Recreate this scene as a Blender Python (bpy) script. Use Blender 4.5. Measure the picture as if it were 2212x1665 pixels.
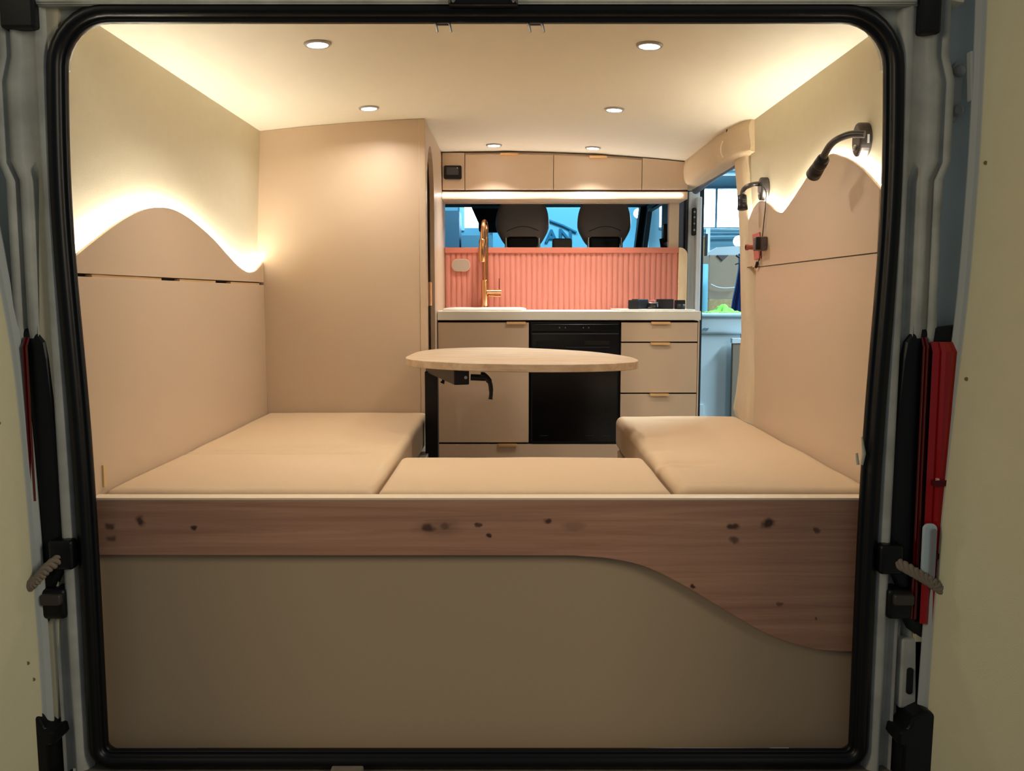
import bpy, bmesh, math, random
from mathutils import Vector, noise as mnoise
random.seed(7)
sc = bpy.context.scene
for o in list(bpy.data.objects): bpy.data.objects.remove(o)
COL = sc.collection

# ------------------------------------------------------------ camera, world, big lights, exposure
FPX = 1900.0
TH = math.atan(192 / FPX)
CAMP = Vector((0, -1.87, 1.0))
cam = bpy.data.cameras.new('camera')
cam.sensor_width = 36.0
cam.lens = 36.0 * FPX / 2212
cam.clip_start = 0.05
camo = bpy.data.objects.new('camera', cam)
camo.location = CAMP
camo.rotation_euler = (math.pi / 2 - TH, 0, 0)
COL.objects.link(camo)
sc.camera = camo

sc.view_settings.view_transform = 'Standard'
sc.view_settings.look = 'None'
sc.view_settings.gamma = 1.0
sc.view_settings.use_curve_mapping = False
sc.view_settings.exposure = 0.07

w = bpy.data.worlds.new('world')
sc.world = w
w.use_nodes = True
w.node_tree.nodes['Background'].inputs[0].default_value = (0.75, 0.83, 0.9, 1)
w.node_tree.nodes['Background'].inputs[1].default_value = 0.12

SPOT_W = 1.95        # one ceiling downlight, watts
STRIP_E = 150.0      # LED strip emission behind the wave panels
WIN_E = 16.0         # garage windows


def area(name, loc, rot, sx, sy, power, col, shape='RECTANGLE'):
    l = bpy.data.lights.new(name, 'AREA')
    l.shape = shape
    l.size = sx
    if shape == 'RECTANGLE': l.size_y = sy
    l.energy = power
    l.color = col
    o = bpy.data.objects.new(name, l)
    o.location = loc
    o.rotation_euler = rot
    COL.objects.link(o)
    return o


# unseen fill lamps added: bluish ones as garage daylight, warm ones to brighten rear doors
area('fill_lamp', (0.6, 6.2, 3.1), (0, 0, 0), 2.5, 0.5, 150, (0.60, 0.84, 1.0))
area('fill_lamp', (3.4, 3.2, 3.1), (0, 0, 0), 0.5, 2.5, 340, (0.62, 0.86, 1.0))
area('fill_lamp', (-3.1, -2.1, 2.3), (math.radians(60), 0, math.radians(-60)), 0.5, 1.8, 27, (1.0, 0.84, 0.58))
area('fill_lamp', (3.1, -2.1, 2.3), (math.radians(60), 0, math.radians(60)), 0.5, 1.8, 40, (1.0, 0.90, 0.70))


# ------------------------------------------------------------ pixel to point on a plane (for tracing outlines)
def ray(u, v):
    a = (u - 1106) / FPX; b = (v - 832.5) / FPX
    c, s = math.cos(TH), math.sin(TH)
    return Vector((a, c - b * s, -s - b * c))
def atX(u, v, x): r = ray(u, v); return CAMP + r * ((x - CAMP.x) / r.x)
def atY(u, v, y): r = ray(u, v); return CAMP + r * ((y - CAMP.y) / r.y)
def atZ(u, v, z): r = ray(u, v); return CAMP + r * ((z - CAMP.z) / r.z)


# ------------------------------------------------------------ materials
MATS = {}
def mat(name, col, rough=0.5, metal=0.0, emit=None, es=0.0, bump=0.0, bscale=200.0, var=0.0, vscale=6.0,
        alpha=None, trans=0.0, coat=0.0, spec=0.5, ior=1.45, stretch=(1, 1, 1)):
    if name in MATS: return MATS[name]
    m = bpy.data.materials.new(name)
    m.use_nodes = True
    nt = m.node_tree; N = nt.nodes; L = nt.links
    b = N['Principled BSDF']
    c = tuple(pow(x / 255.0, 2.2) for x in col) + (1,)
    b.inputs['Base Color'].default_value = c
    b.inputs['Roughness'].default_value = rough
    b.inputs['Metallic'].default_value = metal
    b.inputs['Specular IOR Level'].default_value = spec
    b.inputs['Transmission Weight'].default_value = trans
    b.inputs['IOR'].default_value = ior
    b.inputs['Coat Weight'].default_value = coat
    if emit:
        b.inputs['Emission Color'].default_value = tuple(emit) + (1,)
        b.inputs['Emission Strength'].default_value = es
    if bump or var:
        tc = N.new('ShaderNodeTexCoord')
        mp = N.new('ShaderNodeMapping'); mp.inputs['Scale'].default_value = stretch
        L.new(tc.outputs['Object'], mp.inputs['Vector'])
    if var:
        n = N.new('ShaderNodeTexNoise'); n.inputs['Scale'].default_value = vscale; n.inputs['Detail'].default_value = 5
        L.new(mp.outputs[0], n.inputs['Vector'])
        mx = N.new('ShaderNodeMix'); mx.data_type = 'RGBA'
        mx.inputs['A'].default_value = tuple(x * (1 - var) for x in c[:3]) + (1,)
        mx.inputs['B'].default_value = tuple(min(1, x * (1 + var)) for x in c[:3]) + (1,)
        L.new(n.outputs['Fac'], mx.inputs['Factor'])
        L.new(mx.outputs['Result'], b.inputs['Base Color'])
    if bump:
        n2 = N.new('ShaderNodeTexNoise'); n2.inputs['Scale'].default_value = bscale; n2.inputs['Detail'].default_value = 3
        L.new(mp.outputs[0], n2.inputs['Vector'])
        bp = N.new('ShaderNodeBump'); bp.inputs['Strength'].default_value = bump; bp.inputs['Distance'].default_value = 0.002
        L.new(n2.outputs['Fac'], bp.inputs['Height'])
        L.new(bp.outputs[0], b.inputs['Normal'])
    MATS[name] = m
    return m


def wood(name, c1, c2, scale=(1, 1, 1), knots=(), rough=0.45, kc=(60, 34, 24)):
    m = bpy.data.materials.new(name)
    m.use_nodes = True
    nt = m.node_tree; N = nt.nodes; L = nt.links
    b = N['Principled BSDF']; b.inputs['Roughness'].default_value = rough
    lin = lambda c: tuple(pow(x / 255.0, 2.2) for x in c) + (1,)
    tc = N.new('ShaderNodeTexCoord')
    mp = N.new('ShaderNodeMapping'); mp.inputs['Scale'].default_value = scale
    L.new(tc.outputs['Object'], mp.inputs['Vector'])
    n1 = N.new('ShaderNodeTexNoise'); n1.inputs['Scale'].default_value = 1.0; n1.inputs['Detail'].default_value = 8
    n1.inputs['Roughness'].default_value = 0.65; n1.inputs['Distortion'].default_value = 0.6
    L.new(mp.outputs[0], n1.inputs['Vector'])
    cr = N.new('ShaderNodeValToRGB')
    cr.color_ramp.elements[0].position = 0.32; cr.color_ramp.elements[0].color = lin(c2)
    cr.color_ramp.elements[1].position = 0.66; cr.color_ramp.elements[1].color = lin(c1)
    L.new(n1.outputs['Fac'], cr.inputs['Fac'])
    out = cr.outputs['Color']
    if knots:
        # distort the coordinates a little so that the knots are not perfect ovals
        nd = N.new('ShaderNodeTexNoise'); nd.inputs['Scale'].default_value = 40
        L.new(tc.outputs['Object'], nd.inputs['Vector'])
        sb = N.new('ShaderNodeVectorMath'); sb.operation = 'MULTIPLY_ADD'
        L.new(nd.outputs['Color'], sb.inputs[0]); sb.inputs[1].default_value = (0.03, 0.0, 0.012); L.new(tc.outputs['Object'], sb.inputs[2])
        for (kx, ky, kz, rx, rz, amt) in knots:
            s1 = N.new('ShaderNodeVectorMath'); s1.operation = 'SUBTRACT'
            L.new(sb.outputs[0], s1.inputs[0]); s1.inputs[1].default_value = (kx + .015, ky, kz + .006)
            s2 = N.new('ShaderNodeVectorMath'); s2.operation = 'MULTIPLY'
            L.new(s1.outputs[0], s2.inputs[0]); s2.inputs[1].default_value = (1 / rx, 0, 1 / rz)
            ln = N.new('ShaderNodeVectorMath'); ln.operation = 'LENGTH'
            L.new(s2.outputs[0], ln.inputs[0])
            mr = N.new('ShaderNodeMapRange'); mr.inputs['From Min'].default_value = 1.0; mr.inputs['From Max'].default_value = 0.45
            mr.inputs['To Min'].default_value = 0; mr.inputs['To Max'].default_value = amt
            L.new(ln.outputs['Value'], mr.inputs['Value'])
            mx = N.new('ShaderNodeMix'); mx.data_type = 'RGBA'
            L.new(mr.outputs[0], mx.inputs['Factor']); L.new(out, mx.inputs['A']); mx.inputs['B'].default_value = lin(kc)
            out = mx.outputs['Result']
    L.new(out, b.inputs['Base Color'])
    bp = N.new('ShaderNodeBump'); bp.inputs['Strength'].default_value = 0.15; bp.inputs['Distance'].default_value = 0.001
    L.new(n1.outputs['Fac'], bp.inputs['Height']); L.new(bp.outputs[0], b.inputs['Normal'])
    MATS[name] = m
    return m


PANEL = mat('cashmere_laminate', (201, 176, 148), 0.42, bump=0.12, bscale=500)
FRONT = mat('cabinet_front', (222, 194, 164), 0.38, bump=0.1, bscale=500)
LINING = mat('wall_lining', (222, 212, 184), 0.9, bump=0.35, bscale=700, var=0.03, vscale=30)
CEIL = mat('ceiling_lining', (242, 234, 214), 0.9, bump=0.3, bscale=700, var=0.02, vscale=30)
FELT = mat('pillar_carpet', (212, 190, 158), 0.95, bump=0.6, bscale=260, var=0.04, vscale=40)
FABRIC = mat('cushion_fabric', (210, 180, 144), 0.92, bump=0.35, bscale=600, var=0.02, vscale=20)
COUNTER = mat('white_worktop', (244, 238, 222), 0.35)
WHITE = mat('white_enamel', (240, 234, 222), 0.25, coat=0.3)
BLACK = mat('black_glass', (12, 12, 16), 0.22)
BLACKP = mat('black_powder', (16, 16, 20), 0.4)
DARKP = mat('dark_plastic', (26, 25, 28), 0.45)
GAP = mat('dark_gap', (40, 22, 16), 0.8)
BRASS = mat('brushed_brass', (250, 204, 146), 0.4, metal=0.6)
GOLD = mat('copper_gold', (214, 160, 112), 0.2, metal=1.0)
STEEL = mat('steel', (190, 188, 186), 0.3, metal=1.0)
CORAL = mat('coral_paint', (206, 130, 112), 0.55)
CORALD = mat('coral_plastic', (196, 106, 92), 0.5)
RUBBER = mat('black_rubber', (14, 14, 17), 0.38)
PAINT = mat('van_paint', (206, 216, 216), 0.35, coat=0.3, var=0.14, vscale=9)
PAINTD = mat('dirty_van_paint', (196, 196, 186), 0.5, var=0.5, vscale=12, bump=0.2, bscale=60)
DOORCARD = mat('door_card', (236, 228, 190), 0.7, bump=0.3, bscale=400, var=0.03, vscale=20)
DOORPAINT = mat('door_flange_paint', (196, 200, 198), 0.35, coat=0.3)
RED = mat('red_lens', (176, 12, 10), 0.25, coat=0.6)
DARKRED = mat('dark_red_lens', (96, 10, 18), 0.2, coat=0.6)
SILL = mat('dirty_sill', (128, 122, 110), 0.6, var=0.5, vscale=22, bump=0.4, bscale=50)
LEATHER = mat('grey_leather', (200, 188, 182), 0.3, bump=0.3, bscale=300, var=0.12, vscale=10)
LEATHERD = mat('black_leather', (20, 20, 24), 0.5)
LINER = mat('cab_roof_liner', (70, 82, 84), 0.9)
CABD = mat('cab_dark_trim', (26, 34, 42), 0.6)
GREYTRIM = mat('grey_jamb', (150, 152, 154), 0.5)
LAMPG = mat('lamp_graphite', (84, 80, 80), 0.35, metal=0.6)
STRIP = mat('led_strip', (255, 255, 250), 0.5, emit=(1.0, 0.94, 0.80), es=STRIP_E)
STRIP2 = mat('led_strip_kitchen', (255, 250, 250), 0.5, emit=(1.0, 0.9, 0.86), es=13.0)
DIFF = mat('downlight_diffuser', (255, 255, 255), 0.5, emit=(1.0, 0.97, 0.95), es=14.0)
GLASSPANE = mat('bright_window_pane', (220, 240, 255), 0.3, emit=(0.80, 0.93, 1.0), es=WIN_E)
GWALL = mat('garage_wall_paint', (120, 170, 190), 0.8, var=0.12, vscale=2)
GCEIL = mat('garage_ceiling_dark', (44, 66, 84), 0.8)
GFLOOR = mat('garage_concrete', (110, 112, 112), 0.8, var=0.2, vscale=4)
CYAN = mat('cyan_sheet', (112, 176, 196), 0.6)
CYAND = mat('teal_print', (30, 96, 122), 0.6)
CARD = mat('cardboard', (150, 132, 112), 0.85, var=0.1, vscale=12)
OSB = mat('osb_board', (172, 148, 104), 0.8, var=0.5, vscale=30, stretch=(1, 1, 2.2))
PWHITE = mat('white_plastic', (206, 224, 230), 0.4)
LBLUE = mat('light_blue_foam', (128, 196, 214), 0.6)
NAVY = mat('navy_tarpaulin', (18, 46, 110), 0.3)
GREEN = mat('lime_cloth', (140, 222, 96), 0.9)
GREY = mat('grey_felt', (168, 150, 132), 0.8)
WOODP = wood('pine_edge', (248, 218, 176), (230, 188, 138), (30, 30, 3))
OAKT = wood('light_oak_table', (214, 190, 158), (180, 152, 122), (6, 40, 30))


def oak_knots():
    pix = [(232, 1138, 12, 9, .7), (302, 1128, 13, 14, .85), (415, 1140, 8, 7, .9), (238, 1165, 12, 8, .6), (925, 1140, 16, 10, .75), (962, 1138, 14, 8, .5),
           (1032, 1136, 8, 6, .8), (1056, 1158, 7, 6, .9), (1186, 1127, 11, 7, .85), (1586, 1140, 16, 8, .85), (1660, 1132, 15, 14, .9), (1588, 1168, 10, 9, .7),
           (1766, 1147, 9, 8, .7), (1498, 1268, 6, 7, .9), (1685, 1308, 7, 6, .6), (1766, 1340, 4, 4, .7), (1240, 1138, 30, 12, .25), (950, 1142, 60, 22, .25)]
    ks = []
    for (u, v, rx, rz, a) in pix:
        p = atY(u, v, .03); ks.append((p.x + .075, p.y - .06, p.z, rx * .001 * 1.15, rz * .001 * 1.15, a))
    return ks
OAK = wood('knotty_oak', (194, 146, 120), (162, 116, 96), (1.6, 8, 48), knots=oak_knots(), rough=0.5, kc=(44, 24, 22))


# ------------------------------------------------------------ mesh builder
def catmull(pts, n=8, closed=False):
    pts = [Vector(p) for p in pts]
    out = []
    m = len(pts)
    rng = range(m) if closed else range(m - 1)
    for i in rng:
        if closed: p0, p1, p2, p3 = pts[(i - 1) % m], pts[i], pts[(i + 1) % m], pts[(i + 2) % m]
        else: p0, p1, p2, p3 = pts[max(i - 1, 0)], pts[i], pts[i + 1], pts[min(i + 2, m - 1)]
        for k in range(n):
            t = k / n
            out.append(0.5 * ((2 * p1) + (p2 - p0) * t + (2 * p0 - 5 * p1 + 4 * p2 - p3) * t * t + (3 * p1 - p0 - 3 * p2 + p3) * t ** 3))
    if not closed: out.append(pts[-1])
    return out


class MB:
    def __init__(s): s.v = []; s.f = []; s.smooth = []
    def add(s, vs, fs, sm=False):
        n = len(s.v); s.v += [Vector(v) for v in vs]
        for f in fs: s.f.append([n + i for i in f]); s.smooth.append(sm)
        return s
    def box(s, x0, x1, y0, y1, z0, z1):
        return s.add([(x, y, z) for z in (z0, z1) for y in (y0, y1) for x in (x0, x1)],
                     [(0, 2, 3, 1), (4, 5, 7, 6), (0, 1, 5, 4), (2, 6, 7, 3), (0, 4, 6, 2), (1, 3, 7, 5)])
    def obox(s, c, ax, ay, az):      # oriented box: centre and three half vectors
        c, ax, ay, az = map(Vector, (c, ax, ay, az))
        return s.add([c + ax * i + ay * j + az * k for k in (-1, 1) for j in (-1, 1) for i in (-1, 1)],
                     [(0, 2, 3, 1), (4, 5, 7, 6), (0, 1, 5, 4), (2, 6, 7, 3), (0, 4, 6, 2), (1, 3, 7, 5)])
    def prism(s, pts, axis, a, b):   # polygon in the other two axes, extruded a..b
        def mk(p, t):
            if axis == 'x': return (t, p[0], p[1])
            if axis == 'y': return (p[0], t, p[1])
            return (p[0], p[1], t)
        n = len(pts)
        return s.add([mk(p, a) for p in pts] + [mk(p, b) for p in pts],
                     [list(range(n))[::-1], list(range(n, 2 * n))] + [(i, (i + 1) % n, n + (i + 1) % n, n + i) for i in range(n)])
    def tube(s, pts, r, n=12, cap=True):
        pts = [Vector(p) for p in pts]
        rs = r if isinstance(r, (list, tuple)) else [r] * len(pts)
        t0 = (pts[1] - pts[0]).normalized()
        up = Vector((0, 0, 1)) if abs(t0.z) < 0.9 else Vector((1, 0, 0))
        nrm = t0.cross(up).normalized()
        vs = []
        for i, p in enumerate(pts):
            t = (pts[min(i + 1, len(pts) - 1)] - pts[max(i - 1, 0)]).normalized()
            nrm = (nrm - t * nrm.dot(t)).normalized(); bn = t.cross(nrm)
            for k in range(n):
                a = 2 * math.pi * k / n
                vs.append(p + (nrm * math.cos(a) + bn * math.sin(a)) * rs[i])
        fs = [(i * n + k, i * n + (k + 1) % n, (i + 1) * n + (k + 1) % n, (i + 1) * n + k) for i in range(len(pts) - 1) for k in range(n)]
        s.add(vs, fs, True)
        if cap:
            m = len(pts) - 1
            s.add(vs[:n], [list(range(n))[::-1]]); s.add(vs[m * n:], [list(range(n))])
        return s
    def lathe(s, prof, c, n=32, axis='z'):   # prof: (radius, height)
        vs = []
        for (r, h) in prof:
            for k in range(n):
                a = 2 * math.pi * k / n
                x, y = r * math.cos(a), r * math.sin(a)
                v = (x, y, h) if axis == 'z' else ((h, x, y) if axis == 'x' else (x, h, y))
                vs.append(Vector(c) + Vector(v))
        m = len(prof)
        fs = [(i * n + k, i * n + (k + 1) % n, (i + 1) * n + (k + 1) % n, (i + 1) * n + k) for i in range(m - 1) for k in range(n)]
        s.add(vs, fs, True)
        s.add(vs[:n], [list(range(n))[::-1]]); s.add(vs[(m - 1) * n:], [list(range(n))])
        return s
    def loft(s, rings, closed=False, sm=True, caps=False):
        n = len(rings[0]); vs = [p for r in rings for p in r]
        kk = range(n) if closed else range(n - 1)
        fs = [(i * n + k, i * n + (k + 1) % n, (i + 1) * n + (k + 1) % n, (i + 1) * n + k) for i in range(len(rings) - 1) for k in kk]
        s.add(vs, fs, sm)
        if caps: s.add(rings[0], [list(range(n))[::-1]]); s.add(rings[-1], [list(range(n))])
        return s
    def rbox(s, x0, x1, y0, y1, z0, z1, r, n=12, disp=None):   # rounded box, optional displacement
        lo = Vector((x0, y0, z0)); hi = Vector((x1, y1, z1)); sz = hi - lo
        ts = []
        for a in range(3):
            k = max(2, n if sz[a] > 4 * r else 4)
            inner = [r + (sz[a] - 2 * r) * i / k for i in range(k + 1)]
            edge = [r * (1 - math.cos(math.pi / 2 * j / 4)) for j in range(4)]
            ts.append([lo[a] + t for t in edge + inner + [sz[a] - e for e in reversed(edge)]])
        def rnd(p):
            q = Vector([min(max(p[i], lo[i] + r), hi[i] - r) for i in range(3)])
            d = p - q
            if d.length > 1e-9:
                mx = max(abs(c) for c in d); d = d.normalized() * mx if mx > 0 else d
            p2 = q + d
            return p2 + disp(p2) if disp else p2
        for a in range(3):
            b, c = (a + 1) % 3, (a + 2) % 3
            for side, val in ((0, lo[a]), (1, hi[a])):
                vs = []
                for tb in ts[b]:
                    for tcv in ts[c]:
                        p = Vector((0, 0, 0)); p[a] = val; p[b] = tb; p[c] = tcv; vs.append(rnd(p))
                nc = len(ts[c]); fs = []
                for i in range(len(ts[b]) - 1):
                    for j in range(nc - 1):
                        q = (i * nc + j, (i + 1) * nc + j, (i + 1) * nc + j + 1, i * nc + j + 1)
                        fs.append(q if side else q[::-1])
                s.add(vs, fs, True)
        return s
    def build(s, name, m, parent=None, bevel=0.0, loc=None, merge=False, seg=2):
        off = wloc(parent) if parent else Vector(loc or (0, 0, 0))
        me = bpy.data.meshes.new(name)
        me.from_pydata([tuple(v - off) for v in s.v], [], s.f)
        for p, sm in zip(me.polygons, s.smooth): p.use_smooth = sm
        bm = bmesh.new(); bm.from_mesh(me)
        if merge: bmesh.ops.remove_doubles(bm, verts=bm.verts, dist=1e-5)
        bmesh.ops.recalc_face_normals(bm, faces=bm.faces)
        bm.to_mesh(me); bm.free()
        me.materials.append(m)
        o = bpy.data.objects.new(name, me); COL.objects.link(o)
        if parent: o.parent = parent
        else: o.location = off
        if bevel:
            b = o.modifiers.new('bevel', 'BEVEL'); b.width = bevel; b.segments = seg; b.limit_method = 'ANGLE'; b.angle_limit = math.radians(40)
            b.harden_normals = False
        return o


def wloc(o):
    v = Vector((0, 0, 0))
    while o: v += o.location; o = o.parent
    return v
def tag(o, label, cat, group=None):
    o['label'] = label; o['category'] = cat
    if group: o['group'] = group
    return o
def thing(name, label, cat, loc=(0, 0, 0), group=None):
    o = bpy.data.objects.new(name, None); COL.objects.link(o); o.location = loc; o.empty_display_size = .05
    return tag(o, label, cat, group)
def struct(o, label=None):
    o['kind'] = 'structure'
    if label: o['label'] = label
    return o
def B(*a): return MB().box(*a)
def rrect(x0, x1, z0, z1, r, n=6):
    pts = []
    for cx, cz, a0 in ((x1 - r, z0 + r, -90), (x1 - r, z1 - r, 0), (x0 + r, z1 - r, 90), (x0 + r, z0 + r, 180)):
        for k in range(n + 1):
            a = math.radians(a0 + 90 * k / n); pts.append((cx + r * math.cos(a), cz + r * math.sin(a)))
    return pts
def copy_tree(o, parent=None):
    c = o.copy(); COL.objects.link(c)
    if parent: c.parent = parent
    for ch in list(o.children): copy_tree(ch, c)
    return c


# ============================================================ SETTING: van shell
def zc(x): return 1.657 - 0.05 * ((x + .05) / .88) ** 2          # underside of the crowned ceiling
xs = [-1.0 + i * 1.92 / 24 for i in range(25)]
m = MB()
m.loft([[(x, y, zc(x)) for x in xs] for y in (-.01, .8, 1.6, 2.45)])
m.loft([[(x, y, zc(x) + .03) for x in xs] for y in (-.01, .8, 1.6, 2.45)])
for y in (-.01, 2.45): m.loft([[(x, y, zc(x)) for x in xs], [(x, y, zc(x) + .03) for x in xs]], sm=False)
struct(m.build('ceiling', CEIL), 'cream padded van ceiling, gently arched')
struct(B(-1.0, .92, 0.08, 4.9, -.03, 0).build('floor', mat('vinyl_floor', (120, 100, 82), .6)), 'van floor')

def wallx(z, side):       # the lining leans inwards towards the roof
    t = (z - 1.1) / .507
    return (-.955 + .026 * t) if side < 0 else (.855 - .02 * t)
def lean_wall(side, y0, y1, z0=.0):
    m = MB(); zs = [z0, 1.0, 1.2, 1.4, 1.66]
    s = side
    fr = [[(wallx(z, s), y, z) for z in zs] for y in (y0, y1)]
    bk = [[(wallx(z, s) + s * .04, y, z) for z in zs] for y in (y0, y1)]
    m.loft(fr, sm=False); m.loft(bk, sm=False)
    m.loft([fr[0], bk[0]], sm=False); m.loft([fr[1], bk[1]], sm=False)
    m.loft([[fr[0][0], fr[1][0]], [bk[0][0], bk[1][0]]], sm=False); m.loft([[fr[0][-1], fr[1][-1]], [bk[0][-1], bk[1][-1]]], sm=False)
    return m
struct(lean_wall(-1, .0, 2.4).build('wall_left', LINING), 'beige fabric lining of left van side')
struct(lean_wall(1, .0, 1.285).build('wall_right', LINING), 'beige fabric lining of right van side')

# ---- rear header, pillars, sill ----
def out_r(z):     # outer edge bulge of the pillar near its top
    if 1.26 < z < 1.48: return .014
    return 0.0
CX0 = -.0775
def pillar(side, nm, lab):
    def X(x): return x if side > 0 else 2 * CX0 - x
    zs = [-.06, .1, .25, .45, .6, .8, .94, 1.05, 1.2, 1.24, 1.28, 1.44, 1.49, 1.53, 1.62, 1.72]
    prof = [(.792, .02), (.80, .0), (.815, -.012), (.822, -.008), (.832, .018), (.843, .02), (.85, -.004), (.858, -.012), (.866, -.012), (.871, .03), (.876, .032), (.880, -.014), (.892, -.016), (.897, .0), (.899, .06)]
    rings = []
    for z in zs:
        ring = []
        b = out_r(z)
        for i, (x, y) in enumerate(prof):
            if i >= 4: x = x + b * min(1, (i - 3) / 6)
            if z > 1.24 and 3 < i < 11: y = min(y, .0) - .006
            if z < .94 and i > 6: y = y + .03
            if z < .94: x = x - .006 * (0.94 - z)
            ring.append((X(x), y, z))
        rings.append(ring)
    m = MB(); m.loft(rings, sm=True)
    # closed back so that no light leaks
    xi = .858 if side > 0 else .812
    m.add([(X(xi), .075, -.06), (X(.93), .075, -.06), (X(.93), .075, 1.72), (X(xi), .075, 1.72)], [(0, 1, 2, 3)])
    o = struct(m.build(nm, PAINTD), lab)
    sm_ = MB()
    # spot-weld dimples and small bolt holes
    for z in (.48, .415):
        sm_.lathe([(.006, -.002), (.006, .002)], (X(.833), .012, z), 12, 'y')
    sm_.build('bolt_hole', RUBBER, o)
    return o
pr = pillar(1, 'trim_1', 'grimy metal door pillar on the right of the rear opening')
pl = pillar(-1, 'trim_2', 'grimy metal door pillar on the left of the rear opening')
# body side behind the pillars, pale blue grey paint
m = MB(); m.rbox(.895, 1.02, .03, .3, .85, 1.75, .02, 4); struct(m.build('trim_3', PAINT), 'pale blue grey body side to the right of right pillar')
m = MB(); m.rbox(-1.30, -1.05, .03, .3, .95, 1.75, .02, 4); struct(m.build('trim_4', PAINT), 'pale blue grey body side at far left edge')
# sides of the outer skin, roof
struct(B(.925, .95, .31, 1.15, -.5, 1.75).build('trim_5', PAINT))
struct(B(-1.3, -1.05, .31, 4.9, -.5, 1.75).build('trim_6', PAINT))
struct(B(-1.05, .95, .08, 4.2, 1.70, 1.75).build('trim_7', PAINT))
# header above the opening
m = MB(); m.box(-1.0, .84, -.012, .06, 1.588, 1.72); m.tube([(-.98, -.014, 1.596), (.82, -.014, 1.596)], .006, 8)
for sx in (1, -1):
    cxx, czz, rr_ = CX0 + sx * (.829 - .085), 1.558 - .085, .112
    arc = [(cxx + sx * rr_ * math.cos(math.pi / 2 * k / 8), czz + rr_ * math.sin(math.pi / 2 * k / 8)) for k in range(9)]
    m.prism(arc + [(CX0 + sx * .70, 1.60), (CX0 + sx * .90, 1.60), (CX0 + sx * .90, 1.45)], 'y', .012, .05)
struct(m.build('trim_8', PAINTD, bevel=.004), 'grey metal header above the rear opening')
# sill
m = MB(); m.box(-.97, .85, -.16, .04, -.12, -.052)
for i in range(18):
    x = -.93 + i * .1 + random.uniform(-.02, .02); m.box(x, x + random.uniform(.02, .06), -.15, -.03, -.055, -.046)
struct(m.build('trim_9', SILL, bevel=.003), 'dirty grey metal sill below the rear opening')
hatch = MB(); hatch.box(-.40, -.33, -.05, -.005, -.052, -.036); struct(hatch.build('trim_10', SILL, bevel=.003), 'small metal tab on the dirty sill')

# rubber seal round the opening: three ribs swept along a rounded rectangle
def seal_path(grow, y):
    x0, x1, z0, z1 = -.902 - grow, .752 + grow, -.006 - grow, 1.558 + grow
    r = .085 + grow
    rb = .010 + grow
    pts = []
    for cx, cz, a0, rr in ((x1 - rb, z0 + rb, -90, rb), (x1 - r, z1 - r, 0, r), (x0 + r, z1 - r, 90, r), (x0 + rb, z0 + rb, 180, rb)):
        for k in range(9):
            a = math.radians(a0 + 90 * k / 8); pts.append(Vector((cx + rr * math.cos(a), y, cz + rr * math.sin(a))))
    out = []
    for i in range(len(pts)):
        a, b = pts[i], pts[(i + 1) % len(pts)]
        n = max(1, int((b - a).length / .05))
        for k in range(n): out.append(a.lerp(b, k / n))
    for p in out:      # the opening is slightly barrel shaped, widest at shoulder height
        p.x += (1 if p.x > 0 else -1) * .022 * math.exp(-((p.z - 1.22) / .42) ** 2)
    return out
m = MB()
prof = [(.014, .035), (.001, .010), (.003, .002), (.007, .0), (.010, .004), (.013, -.006), (.018, -.012), (.026, -.014), (.034, -.012), (.041, -.004), (.044, .012), (.044, .035)]
rings = [seal_path(g, y) for g, y in prof]
m.loft([list(r) for r in zip(*rings)] + [[r[0] for r in rings]], sm=True)
tag(m.build('door_seal', RUBBER, loc=(-.0775, 0, -.05), merge=True), 'black rubber weather seal running all around the rear door opening', 'seal')
# dark plinth strip just above the sill
# black plastic blocks at the two top corners, latch striker in the middle of the header
m = MB(); m.box(.825, .868, -.03, .02, 1.53, 1.66); tag(m.build('plastic_cap', DARKP, bevel=.006, loc=(.85, -.02, 1.53)), 'black plastic block at the top right corner of the rear opening', 'cap')
m = MB(); m.box(-1.035, -.965, -.03, .02, 1.54, 1.66); tag(m.build('plastic_cap', DARKP, bevel=.006, loc=(-1.0, -.02, 1.54)), 'black plastic block at the top left corner of the rear opening', 'cap')
t = thing('door_striker', 'black latch striker housing at the middle of the top header', 'latch', (-.06, -.02, 1.59))
m = MB(); m.box(-.128, .012, -.035, -.012, 1.583, 1.64); m.build('housing', BLACKP, t, bevel=.004)
for x in (-.118, .003):
    MB().lathe([(.004, -.0), (.005, .004)], (x, -.039, 1.592), 12, 'y').build('screw', STEEL, t)
for x, lab in ((-.146, 'small bent wire hook under the header, left one of the pair'), (.045, 'small bent wire hook under the header, right one of the pair')):
    t_ = MB()
    for dx in (-.013, .015):
        t_.tube(catmull([(x + dx, .03, 1.563), (x + dx, .012, 1.563), (x + dx + .003, .006, 1.556), (x + dx + .006, .004, 1.541)], 4), .0026, 8)
    t_.tube([(x - .013, .024, 1.5615), (x + .015, .024, 1.5615)], .0022, 8)
    tag(t_.build('wire_hook', STEEL, loc=(x, .02, 1.56)), lab, 'hook', 'wire hooks on the header')
# worn metal catch on the right of the seal
m = MB(); m.tube([(.752, .0, .70), (.755, -.006, .665), (.753, -.004, .64)], [.002, .005, .003], 8); m.tube([(.742, .0, .665), (.744, -.004, .64)], [.003, .004], 8)
tag(m.build('seal_clip', mat('worn_white', (200, 196, 176), .6), loc=(.752, 0, .64)), 'small worn white clip on the right door seal by the bed', 'clip')


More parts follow.
